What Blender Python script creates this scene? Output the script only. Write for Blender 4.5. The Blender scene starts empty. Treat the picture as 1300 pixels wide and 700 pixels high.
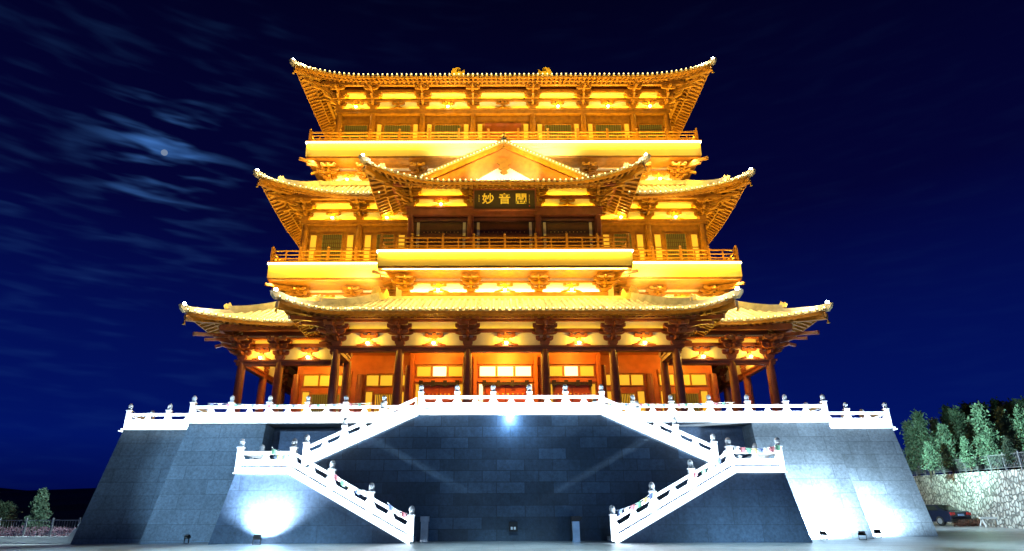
import bpy, math, random
from mathutils import Vector, Matrix
R = math.radians
random.seed(7)
sc = bpy.context.scene
C = sc.collection

# ------------------------------------------------------------------ camera
CAM = (-0.66, 0.0, 1.1)
PITCH = math.atan(305 / 800)
cam_d = bpy.data.cameras.new('camera'); cam = bpy.data.objects.new('camera', cam_d); C.objects.link(cam)
cam.location = CAM
ROLL = R(-0.13)
cam.rotation_euler = (Matrix.Rotation(math.pi / 2 + PITCH, 3, 'X') @ Matrix.Rotation(ROLL, 3, 'Z')).to_euler()
cam_d.sensor_width = 36.0; cam_d.lens = 36 * 800 / 1300; cam_d.shift_x = 20 / 1300
cam_d.clip_start = 0.1; cam_d.clip_end = 9000
sc.camera = cam

def at(px, py, d):
    """world point seen at a pixel of the 1300x700 photo, d metres in front of the camera"""
    e = PITCH - math.atan((py - 350) / 800); z = d * math.tan(e)
    ax = d * math.cos(PITCH) + z * math.sin(PITCH)
    return Vector(((px - 630) / 800 * ax + CAM[0], d, z + CAM[2]))

# ------------------------------------------------------------------ render / colour
sc.render.engine = 'CYCLES'
sc.view_settings.view_transform = 'Standard'; sc.view_settings.look = 'None'
sc.view_settings.exposure = 1.0; sc.view_settings.gamma = 1.0; sc.view_settings.use_curve_mapping = False
cy = sc.cycles
cy.use_denoising = True; cy.max_bounces = 5; cy.diffuse_bounces = 2; cy.glossy_bounces = 2
cy.transmission_bounces = 2; cy.sample_clamp_indirect = 6.0; cy.caustics_reflective = False; cy.caustics_refractive = False
cy.use_light_tree = True

# ------------------------------------------------------------------ night sky (world)
w = bpy.data.worlds.new('World'); sc.world = w; w.use_nodes = True
nt = w.node_tree; nt.nodes.clear()
def N(t, **k):
    n = nt.nodes.new(t)
    for a, b in k.items(): setattr(n, a, b)
    return n
def math_n(op, a, b=None, clamp=False):
    n = N('ShaderNodeMath', operation=op, use_clamp=clamp)
    for i, v in enumerate((a, b)):
        if v is None: continue
        if isinstance(v, (int, float)): n.inputs[i].default_value = v
        else: nt.links.new(v, n.inputs[i])
    return n.outputs[0]
tc = N('ShaderNodeTexCoord'); sep = N('ShaderNodeSeparateXYZ'); nt.links.new(tc.outputs['Generated'], sep.inputs[0])
ramp = N('ShaderNodeValToRGB'); nt.links.new(sep.outputs['Z'], ramp.inputs[0])
el = ramp.color_ramp.elements
el[0].position = 0.0; el[0].color = (0.0003, 0.0012, 0.035, 1)
el[1].position = 0.75; el[1].color = (0.0005, 0.0005, 0.007, 1)
for p_, c_ in ((0.10, (0.0004, 0.0055, 0.10, 1)), (0.24, (0.0006, 0.0038, 0.072, 1)), (0.42, (0.0009, 0.0012, 0.027, 1))):
    e_ = el.new(p_); e_.color = c_
mp = N('ShaderNodeMapping'); mp.inputs['Scale'].default_value = (8.5, 8.5, 52.0); mp.inputs['Rotation'].default_value = (0, R(-7), 0)
nt.links.new(tc.outputs['Generated'], mp.inputs[0])
nz = N('ShaderNodeTexNoise'); nz.inputs['Scale'].default_value = 1.6; nz.inputs['Detail'].default_value = 2.0; nz.inputs['Roughness'].default_value = 0.4; nz.inputs['Distortion'].default_value = 0.2
nt.links.new(mp.outputs[0], nz.inputs['Vector'])
cr = N('ShaderNodeValToRGB'); cr.color_ramp.interpolation = 'EASE'; cr.color_ramp.elements[0].position = 0.44; cr.color_ramp.elements[1].position = 0.92
nt.links.new(nz.outputs['Fac'], cr.inputs[0])
MOON = (at(209, 193, 1000) - Vector(CAM)).normalized()
dp = N('ShaderNodeVectorMath', operation='DOT_PRODUCT'); nt.links.new(tc.outputs['Generated'], dp.inputs[0]); dp.inputs[1].default_value = MOON
near = math_n('POWER', math_n('MAXIMUM', dp.outputs['Value'], 0.0), 520)
mid = math_n('POWER', math_n('MAXIMUM', dp.outputs['Value'], 0.0), 40)
lowd = N('ShaderNodeVectorMath', operation='DOT_PRODUCT'); nt.links.new(tc.outputs['Generated'], lowd.inputs[0])
lowd.inputs[1].default_value = (at(100, 260, 1000) - Vector(CAM)).normalized()
side = math_n('POWER', math_n('MAXIMUM', lowd.outputs['Value'], 0.0), 30)
amt = math_n('ADD', math_n('MULTIPLY', near, 1.3), math_n('ADD', math_n('MULTIPLY', side, 0.09), math_n('MULTIPLY', mid, 0.05)))
amt = math_n('MULTIPLY', math_n('ADD', amt, 0.012), cr.outputs[0])
mix = N('ShaderNodeMix', data_type='RGBA', blend_type='ADD'); mix.inputs['Factor'].default_value = 1
cc = N('ShaderNodeVectorMath', operation='SCALE'); cc.inputs[0].default_value = (0.035, 0.12, 0.34); nt.links.new(amt, cc.inputs['Scale'])
nt.links.new(ramp.outputs[0], mix.inputs['A']); nt.links.new(cc.outputs[0], mix.inputs['B'])
bg = N('ShaderNodeBackground'); bg.inputs['Strength'].default_value = 0.62; nt.links.new(mix.outputs['Result'], bg.inputs[0])
wo = N('ShaderNodeOutputWorld'); nt.links.new(bg.outputs[0], wo.inputs[0])

# ------------------------------------------------------------------ lamps
WARM = (1.0, 0.58, 0.03); GOLD = (1.0, 0.62, 0.035); ORANGE = (1.0, 0.52, 0.045); COOL = (0.26, 0.58, 1.0); WHITE = (0.72, 0.88, 1.0)
def aim(o, v):
    o.rotation_euler = Vector(v).to_track_quat('-Z', 'Y').to_euler()
def area(p0, p1, width, direction, power_per_m, col, spread=180):
    """long strip lamp between two points, shining along direction"""
    p0, p1 = Vector(p0), Vector(p1); L = (p1 - p0).length
    d = bpy.data.lights.new('strip_lamp', 'AREA'); d.shape = 'RECTANGLE'; d.size = L; d.size_y = width
    d.energy = power_per_m * L; d.color = col; d.spread = R(spread)
    o = bpy.data.objects.new('strip_lamp', d); C.objects.link(o); o.location = (p0 + p1) / 2
    x = (p1 - p0).normalized(); z = -Vector(direction).normalized(); z = (z - x * z.dot(x)).normalized(); y = z.cross(x)
    o.rotation_euler = Matrix((x, y, z)).transposed().to_euler()
    return o
def spot(loc, target, power, col, size, blend=0.6, r=0.08):
    d = bpy.data.lights.new('spot_lamp', 'SPOT'); d.energy = power; d.color = col; d.spot_size = R(size); d.spot_blend = blend; d.shadow_soft_size = r
    o = bpy.data.objects.new('spot_lamp', d); C.objects.link(o); o.location = loc; aim(o, Vector(target) - Vector(loc)); return o
def point(loc, power, col, r=0.06):
    d = bpy.data.lights.new('point_lamp', 'POINT'); d.energy = power; d.color = col; d.shadow_soft_size = r
    o = bpy.data.objects.new('point_lamp', d); C.objects.link(o); o.location = loc; return o

# ------------------------------------------------------------------ materials
def mat(name, col, rough=0.6, metal=0.0, var=0.25, scale=3.0, bump=0.0, bscale=30, col2=None, stretch=(1, 1, 1), spec=0.4):
    m = bpy.data.materials.new(name); m.use_nodes = True; t = m.node_tree
    b = t.nodes['Principled BSDF']; b.inputs['Roughness'].default_value = rough; b.inputs['Metallic'].default_value = metal
    b.inputs['Specular IOR Level'].default_value = spec
    tcx = t.nodes.new('ShaderNodeTexCoord'); mpx = t.nodes.new('ShaderNodeMapping'); mpx.inputs['Scale'].default_value = stretch
    t.links.new(tcx.outputs['Object'], mpx.inputs[0])
    n = t.nodes.new('ShaderNodeTexNoise'); n.inputs['Scale'].default_value = scale; n.inputs['Detail'].default_value = 6
    t.links.new(mpx.outputs[0], n.inputs['Vector'])
    r = t.nodes.new('ShaderNodeValToRGB'); e = r.color_ramp.elements
    e[0].position = 0.3; e[1].position = 0.72
    e[0].color = (*[c * (1 - var) for c in col], 1); e[1].color = (*(col2 or [min(1, c * (1 + var * 0.6)) for c in col]), 1)
    t.links.new(n.outputs['Fac'], r.inputs[0]); t.links.new(r.outputs[0], b.inputs['Base Color'])
    if bump:
        n2 = t.nodes.new('ShaderNodeTexNoise'); n2.inputs['Scale'].default_value = bscale; n2.inputs['Detail'].default_value = 4
        t.links.new(mpx.outputs[0], n2.inputs['Vector'])
        bp = t.nodes.new('ShaderNodeBump'); bp.inputs['Strength'].default_value = bump; bp.inputs['Distance'].default_value = 0.05
        t.links.new(n2.outputs['Fac'], bp.inputs['Height']); t.links.new(bp.outputs[0], b.inputs['Normal'])
    return m
def glow(name, col, s, sample=False, base=(.6, .6, .6)):
    m = bpy.data.materials.new(name); m.use_nodes = True; t = m.node_tree
    b = t.nodes['Principled BSDF']; b.inputs['Base Color'].default_value = (*base, 1)
    b.inputs['Emission Color'].default_value = (*col, 1); b.inputs['Emission Strength'].default_value = s
    if not sample: m.cycles.emission_sampling = 'NONE'
    return m
def block_mat(name, col, bw, bh, var=0.35, mortar=0.45, use_xz=True, rough=0.55, gap=0.012):
    """dressed stone blocks in courses: each block its own tone, thin dark joints, speckle"""
    m = bpy.data.materials.new(name); m.use_nodes = True; t = m.node_tree; b = t.nodes['Principled BSDF']; b.inputs['Roughness'].default_value = rough
    g = t.nodes.new('ShaderNodeNewGeometry'); s = t.nodes.new('ShaderNodeSeparateXYZ'); t.links.new(g.outputs['Position'], s.inputs[0])
    c = t.nodes.new('ShaderNodeCombineXYZ')
    if use_xz:
        sn = t.nodes.new('ShaderNodeSeparateXYZ'); t.links.new(g.outputs['True Normal'], sn.inputs[0])
        ab_ = t.nodes.new('ShaderNodeMath'); ab_.operation = 'ABSOLUTE'; t.links.new(sn.outputs['X'], ab_.inputs[0])
        gt = t.nodes.new('ShaderNodeMath'); gt.operation = 'GREATER_THAN'; gt.inputs[1].default_value = .65; t.links.new(ab_.outputs[0], gt.inputs[0])
        ad = t.nodes.new('ShaderNodeMix'); t.links.new(gt.outputs[0], ad.inputs['Factor']); t.links.new(s.outputs['X'], ad.inputs['A']); t.links.new(s.outputs['Y'], ad.inputs['B'])
        t.links.new(ad.outputs['Result'], c.inputs[0]); t.links.new(s.outputs['Z'], c.inputs[1])
    else:
        t.links.new(s.outputs['X'], c.inputs[0]); t.links.new(s.outputs['Y'], c.inputs[1])
    br = t.nodes.new('ShaderNodeTexBrick'); br.inputs['Scale'].default_value = 1.0
    br.inputs['Brick Width'].default_value = bw; br.inputs['Row Height'].default_value = bh; br.inputs['Mortar Size'].default_value = gap
    br.inputs['Mortar Smooth'].default_value = 0.1; br.inputs['Bias'].default_value = -0.1
    br.inputs['Color1'].default_value = (*[x * (1 - var) for x in col], 1); br.inputs['Color2'].default_value = (*[x * (1 + var) for x in col], 1)
    br.inputs['Mortar'].default_value = (*[x * mortar for x in col], 1)
    t.links.new(c.outputs[0], br.inputs['Vector'])
    n = t.nodes.new('ShaderNodeTexNoise'); n.inputs['Scale'].default_value = 7; n.inputs['Detail'].default_value = 12; n.inputs['Roughness'].default_value = 0.8
    t.links.new(g.outputs['Position'], n.inputs['Vector'])
    n2 = t.nodes.new('ShaderNodeTexNoise'); n2.inputs['Scale'].default_value = 0.5; n2.inputs['Detail'].default_value = 3; t.links.new(g.outputs['Position'], n2.inputs['Vector'])
    mr = t.nodes.new('ShaderNodeMapRange'); mr.inputs['From Min'].default_value = 0.3; mr.inputs['From Max'].default_value = 0.7; mr.inputs['To Min'].default_value = 0.45; mr.inputs['To Max'].default_value = 1.5
    t.links.new(n.outputs['Fac'], mr.inputs[0])
    mr2 = t.nodes.new('ShaderNodeMapRange'); mr2.inputs['From Min'].default_value = 0.3; mr2.inputs['From Max'].default_value = 0.7; mr2.inputs['To Min'].default_value = 0.86; mr2.inputs['To Max'].default_value = 1.12
    t.links.new(n2.outputs['Fac'], mr2.inputs[0])
    mu0 = t.nodes.new('ShaderNodeMath'); mu0.operation = 'MULTIPLY'; t.links.new(mr.outputs[0], mu0.inputs[0]); t.links.new(mr2.outputs[0], mu0.inputs[1])
    ms = t.nodes.new('ShaderNodeMapping'); ms.inputs['Scale'].default_value = (1.6, 1.6, .12) if use_xz else (.5, .5, 1); t.links.new(g.outputs['Position'], ms.inputs[0])
    n3 = t.nodes.new('ShaderNodeTexNoise'); n3.inputs['Scale'].default_value = 1.0; n3.inputs['Detail'].default_value = 5; t.links.new(ms.outputs[0], n3.inputs['Vector'])
    mr3 = t.nodes.new('ShaderNodeMapRange'); mr3.inputs['From Min'].default_value = .35; mr3.inputs['From Max'].default_value = .65; mr3.inputs['To Min'].default_value = .88; mr3.inputs['To Max'].default_value = 1.07; t.links.new(n3.outputs['Fac'], mr3.inputs[0])
    mu = t.nodes.new('ShaderNodeMath'); mu.operation = 'MULTIPLY'; t.links.new(mu0.outputs[0], mu.inputs[0]); t.links.new(mr3.outputs[0], mu.inputs[1])
    v = t.nodes.new('ShaderNodeVectorMath'); v.operation = 'SCALE'; t.links.new(br.outputs['Color'], v.inputs[0]); t.links.new(mu.outputs[0], v.inputs['Scale'])
    t.links.new(v.outputs[0], b.inputs['Base Color'])
    bp = t.nodes.new('ShaderNodeBump'); bp.inputs['Strength'].default_value = 0.35; bp.inputs['Distance'].default_value = 0.03
    t.links.new(n.outputs['Fac'], bp.inputs['Height']); t.links.new(bp.outputs[0], b.inputs['Normal'])
    return m
M = {}
M['timber'] = mat('timber', (0.31, 0.138, 0.02), 0.5, var=0.35, scale=2.5, bump=0.15, bscale=14, stretch=(1, 1, 1))  # same wood as timber_dark, the upper storeys' light put in its colour
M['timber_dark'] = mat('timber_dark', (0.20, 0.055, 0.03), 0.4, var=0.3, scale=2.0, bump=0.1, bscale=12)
M['timber_shaded'] = mat('timber_shaded', (0.085, 0.028, 0.016), 0.45, var=0.3, scale=2.0)  # shade of the middle porch recess put into a darker timber colour
M['red_wall'] = mat('red_wall', (0.42, 0.115, 0.03), 0.5, var=0.25, scale=1.5, bump=0.12, bscale=10)
M['door_red'] = mat('door_red', (0.36, 0.07, 0.025), 0.4, var=0.2, scale=2)
M['iron'] = mat('iron', (0.03, 0.022, 0.02), 0.5, 0.4)
M['brass'] = mat('brass', (0.75, 0.5, 0.15), 0.35, 0.8)
M['plaster'] = mat('plaster', (0.74, 0.68, 0.55), 0.8, var=0.1, scale=1.2)
M['band'] = mat('band', (0.80, 0.60, 0.14), 0.7, var=0.06, scale=0.6)
M['gable_red'] = mat('gable_red', (0.40, 0.13, 0.04), 0.6, var=0.2)
M['tile'] = mat('tile', (0.42, 0.36, 0.24), 0.5, var=0.45, scale=1.4, bump=0.2, bscale=9)
M['ridge'] = mat('ridge', (0.36, 0.30, 0.18), 0.5, var=0.35, scale=2)
M['gilt'] = mat('gilt', (0.75, 0.52, 0.14), 0.4, 0.3, var=0.2)
M['marble'] = mat('marble', (0.80, 0.82, 0.84), 0.45, var=0.08, scale=1.5, bump=0.08)
M['finial'] = mat('finial', (0.36, 0.38, 0.40), 0.4, var=0.55, scale=5, stretch=(1, 1, 6))
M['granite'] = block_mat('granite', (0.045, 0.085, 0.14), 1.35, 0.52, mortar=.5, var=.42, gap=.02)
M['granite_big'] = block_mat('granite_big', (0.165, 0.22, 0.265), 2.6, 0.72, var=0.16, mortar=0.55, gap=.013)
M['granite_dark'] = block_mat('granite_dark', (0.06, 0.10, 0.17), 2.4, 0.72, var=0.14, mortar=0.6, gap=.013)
M['paving'] = block_mat('paving', (0.34, 0.36, 0.38), 1.2, 0.6, var=0.12, use_xz=False, rough=0.28)
M['plaque'] = mat('plaque', (0.035, 0.02, 0.015), 0.5)
M['lattice'] = mat('lattice', (0.07, 0.035, 0.012), 0.6)
M['bulb'] = glow('bulb', (0.75, 0.88, 1.0), 40)
M['warmbulb'] = glow('warmbulb', (1.0, 0.80, 0.38), 22)
M['ledline'] = glow('ledline', (1.0, 0.86, 0.50), 6)
M['dots'] = glow('dots', (1.0, 0.76, 0.28), 2.2)  # added glow standing for light caught on the tile ends
M['coolline'] = glow('coolline', (0.75, 0.9, 1.0), 1.5)
M['pane'] = glow('pane', (1.0, 0.52, 0.03), 0.40, base=(.4, .25, .05))
M['pane_hot'] = glow('pane_hot', (1.0, 0.82, 0.40), 0.9)
M['pane_dim'] = glow('pane_dim', (0.50, 0.40, 0.04), 0.10, base=(.05, .045, .01))
M['dark_glass'] = mat('dark_glass', (0.02, 0.025, 0.02), 0.15, var=0.2, spec=0.6)

# ------------------------------------------------------------------ mesh helper
WL = {}
class MB:
    def __init__(s): s.v = []; s.f = []
    def add(s, vs, fs):
        n = len(s.v); s.v += [Vector(v) for v in vs]; s.f += [[i + n for i in f] for f in fs]
    def box(s, x0, x1, y0, y1, z0, z1):
        s.add([(x0, y0, z0), (x1, y0, z0), (x1, y1, z0), (x0, y1, z0), (x0, y0, z1), (x1, y0, z1), (x1, y1, z1), (x0, y1, z1)],
              [(3, 2, 1, 0), (4, 5, 6, 7), (0, 1, 5, 4), (1, 2, 6, 5), (2, 3, 7, 6), (3, 0, 4, 7)])
    def beam(s, p0, p1, w, h, up=(0, 0, 1)):
        """bar with p0-p1 along the middle of its section"""
        p0, p1 = Vector(p0), Vector(p1); d = (p1 - p0).normalized(); u = Vector(up)
        x = d.cross(u)
        if x.length < 1e-4: x = d.cross(Vector((1, 0, 0)))
        x.normalize(); u = x.cross(d).normalized()
        o = [(-1, -1), (1, -1), (1, 1), (-1, 1)]
        vs = [p + x * (a * w / 2) + u * (b * h / 2) for p in (p0, p1) for a, b in o]
        s.add(vs, [(0, 1, 2, 3), (7, 6, 5, 4), (0, 4, 5, 1), (1, 5, 6, 2), (2, 6, 7, 3), (3, 7, 4, 0)])
    def prism(s, poly, fn, t0, t1):
        """polygon (u,v) extruded; fn(u,v,t) -> point"""
        n = len(poly); vs = [fn(u, v, t0) for u, v in poly] + [fn(u, v, t1) for u, v in poly]
        s.add(vs, [list(range(n))[::-1], list(range(n, 2 * n))] + [(i, (i + 1) % n, n + (i + 1) % n, n + i) for i in range(n)])
    def lathe(s, prof, c=(0, 0, 0), n=10):
        c = Vector(c); vs = []
        for r, z in prof:
            for k in range(n):
                a = 2 * math.pi * k / n; vs.append(c + Vector((r * math.cos(a), r * math.sin(a), z)))
        fs = [(i * n + k, i * n + (k + 1) % n, (i + 1) * n + (k + 1) % n, (i + 1) * n + k) for i in range(len(prof) - 1) for k in range(n)]
        fs += [list(range(n))[::-1], list(range((len(prof) - 1) * n, len(prof) * n))]
        s.add(vs, fs)
    def tube(s, pts, r, n=6, r1=None):
        pts = [Vector(p) for p in pts]; m = len(pts); vs = []
        for i, p in enumerate(pts):
            d = (pts[min(i + 1, m - 1)] - pts[max(i - 1, 0)]).normalized()
            x = d.cross(Vector((0, 0, 1)))
            if x.length < 1e-3: x = Vector((1, 0, 0))
            x.normalize(); y = x.cross(d); rr = r if r1 is None else r + (r1 - r) * i / (m - 1)
            vs += [p + x * rr * math.cos(2 * math.pi * k / n) + y * rr * math.sin(2 * math.pi * k / n) for k in range(n)]
        fs = [(i * n + k, i * n + (k + 1) % n, (i + 1) * n + (k + 1) % n, (i + 1) * n + k) for i in range(m - 1) for k in range(n)]
        fs += [list(range(n))[::-1], list(range((m - 1) * n, m * n))]
        s.add(vs, fs)
    def ball(s, c, r, n=8, m=5, sz=1.0):
        prof = [(max(1e-3, r * math.sin(math.pi * i / m)), -r * sz * math.cos(math.pi * i / m)) for i in range(m + 1)]
        s.lathe(prof, c, n)
    def build(s, name, m, parent=None, smooth=False, origin=None):
        xs = [v.x for v in s.v]; ys = [v.y for v in s.v]; zs = [v.z for v in s.v]
        o = Vector(origin) if origin is not None else Vector(((min(xs) + max(xs)) / 2, (min(ys) + max(ys)) / 2, min(zs)))
        me = bpy.data.meshes.new(name); me.from_pydata([tuple(v - o) for v in s.v], [], s.f); me.materials.append(m)
        if smooth: me.polygons.foreach_set('use_smooth', [True] * len(me.polygons))
        me.update()
        ob = bpy.data.objects.new(name, me); C.objects.link(ob); WL[ob.name] = o
        if parent is not None: ob.parent = parent; ob.location = o - WL[parent.name]
        else: ob.location = o
        return ob
def tag(o, label=None, cat=None, group=None, kind=None):
    if label: o['label'] = label
    if cat: o['category'] = cat
    if group: o['group'] = group
    if kind: o['kind'] = kind
    return o
def empty(name, loc, label, cat, group=None):
    o = bpy.data.objects.new(name, None); C.objects.link(o); o.location = loc; WL[o.name] = Vector(loc); o.empty_display_size = 0.3
    return tag(o, label, cat, group)
def part(name, m, parent, *boxes, smooth=False):
    b = MB()
    for q in boxes: b.box(*q)
    return b.build(name, m, parent, smooth)
def put(proto, parent, loc, rz=0.0, sc_=None):
    """copy of a part (and its sub-parts) at a world place under parent"""
    o = proto.copy(); C.objects.link(o); o.parent = parent; o.location = Vector(loc) - WL[parent.name]; o.rotation_euler = (0, 0, rz)
    if sc_: o.scale = sc_
    WL[o.name] = Vector(loc)
    for ch in kids.get(proto.name, []):
        c = ch.copy(); C.objects.link(c); c.parent = o
    return o
kids = {}
def as_proto(o, children=()):
    """unlink a prototype from the scene; only its copies are shown"""
    kids[o.name] = list(children)
    for x in [o, *children]: C.objects.unlink(x)
    return o

# ================================================================== GROUND
def gz(x, y):
    z = 0.0
    if x < -12: z -= 0.28 * min(1, (-12 - x) / 11)
    if x > 20: z += 0.42 * min(1, (x - 20) / 13) * min(1, max(0, (y - 30) / 22))
    return z
g = MB()
xs = [-3000, -600, -120] + [-60 + 3 * i for i in range(41)] + [120, 600, 3000]
ys = [-300, -40] + [-5 + 3 * i for i in range(36)] + [200, 700, 3500]
g.add([(x, y, gz(x, y)) for y in ys for x in xs], [(j * len(xs) + i, j * len(xs) + i + 1, (j + 1) * len(xs) + i + 1, (j + 1) * len(xs) + i) for j in range(len(ys) - 1) for i in range(len(xs) - 1)])
tag(g.build('ground', M['paving'], origin=(0, 0, 0)), kind='structure')
# far hill on the left
h = MB(); top = []
for i in range(40):
    x = -520 + i * 20; hz = 12.5 * math.exp(-((x + 260) / 260) ** 2) + 1.6 * math.sin(i * 0.7) + 0.8 * math.sin(i * 1.9) + 2
    top.append((x, hz))
vs = []
for x, hz in top: vs += [(x, 75 if x < -30 else 235, -.9), (x, 300 + 10 * math.sin(x * .05), max(0.5, hz)), (x, 420, -1)]
h.add(vs, [f for i in range(39) for f in ((i * 3, i * 3 + 3, i * 3 + 4, i * 3 + 1), (i * 3 + 1, i * 3 + 4, i * 3 + 5, i * 3 + 2))])
M['hill'] = mat('hill', (0.03, 0.045, 0.025), 0.9, var=0.4, scale=0.1)
tag(h.build('hills', M['hill'], origin=(0, 300, 0)), kind='structure')

# ================================================================== TEMPLE
T = empty('temple_tower', (0, 64, 6.1), 'three-storey golden timber temple tower with upturned tiled eaves, floodlit on the stone platform', 'temple')
YB = 80.0        # rear wall line

# ---- roofs
class Roof:
    def __init__(s, hx, y0, y1, z0, Sf, kx, prof, L, c, E, gap=0.0, gable=False):
        s.__dict__.update(locals())
    def ab(s, x, y):
        return (s.hx - abs(x)) * s.kx, min(y - s.y0, s.y1 - y)
    def P(s, x, y, dz=0.0):
        a, b = s.ab(x, y)
        sv = min(a, b)
        if s.gable and b >= s.Sf - 1e-6: sv = a
        a_, b_ = max(a, 0), max(b, 0); t = max(a_, b_); fade = max(0, 1 - max(0, sv) / s.Sf)
        z = s.z0 + s.prof(sv) + s.L * max(0, 1 - t / s.c) ** 2 * fade
        ua, ub = max(0, 1 - a_ / s.c) ** 2, max(0, 1 - b_ / s.c) ** 2
        yy = y + (-1 if y - s.y0 < s.y1 - y else 1) * s.E * ua * max(0, 1 - b_ / s.Sf)
        xx = x + (1 if x > 0 else -1) * s.E * ub * max(0, 1 - a_ / s.Sf)
        return Vector((xx, yy, z + dz))
    def rows(s, step):
        """rows running up the slope: (fn(s)->(x,y), smax)"""
        out = []
        n = int(2 * s.hx / step); xs_ = [-s.hx + 2 * s.hx * (i + 0.5) / n for i in range(n)]
        for x in xs_:
            if abs(x) < s.gap: continue
            sm = min(s.Sf - .002, (s.hx - abs(x)) * s.kx)
            out.append(('f', x, sm, lambda q, x=x: (x, s.y0 + q)))
        Ss = s.hx if s.gable else s.Sf
        ymax = s.y1
        n = int((ymax - s.y0) / step)
        for i in range(n):
            y = s.y0 + (ymax - s.y0) * (i + 0.5) / n
            b = min(y - s.y0, s.y1 - y)
            sm = min(s.Sf, b) if not s.gable else (b if b < s.Sf else s.hx * s.kx)
            for sg in (-1, 1):
                out.append(('l' if sg < 0 else 'r', y, sm, lambda q, y=y, sg=sg: (sg * (s.hx - q / s.kx), y)))
        return out

def half_tube(mb, pts, r, side):
    n = 4; vs = []
    for p in pts:
        for k in range(n + 1):
            a = math.pi * k / n
            vs.append(p + side * (r * math.cos(a)) + Vector((0, 0, r * 1.15 * math.sin(a))))
    m = n + 1
    fs = [(i * m + k, i * m + k + 1, (i + 1) * m + k + 1, (i + 1) * m + k) for i in range(len(pts) - 1) for k in range(n)]
    fs.append(list(range(m)))
    mb.add(vs, fs)

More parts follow.
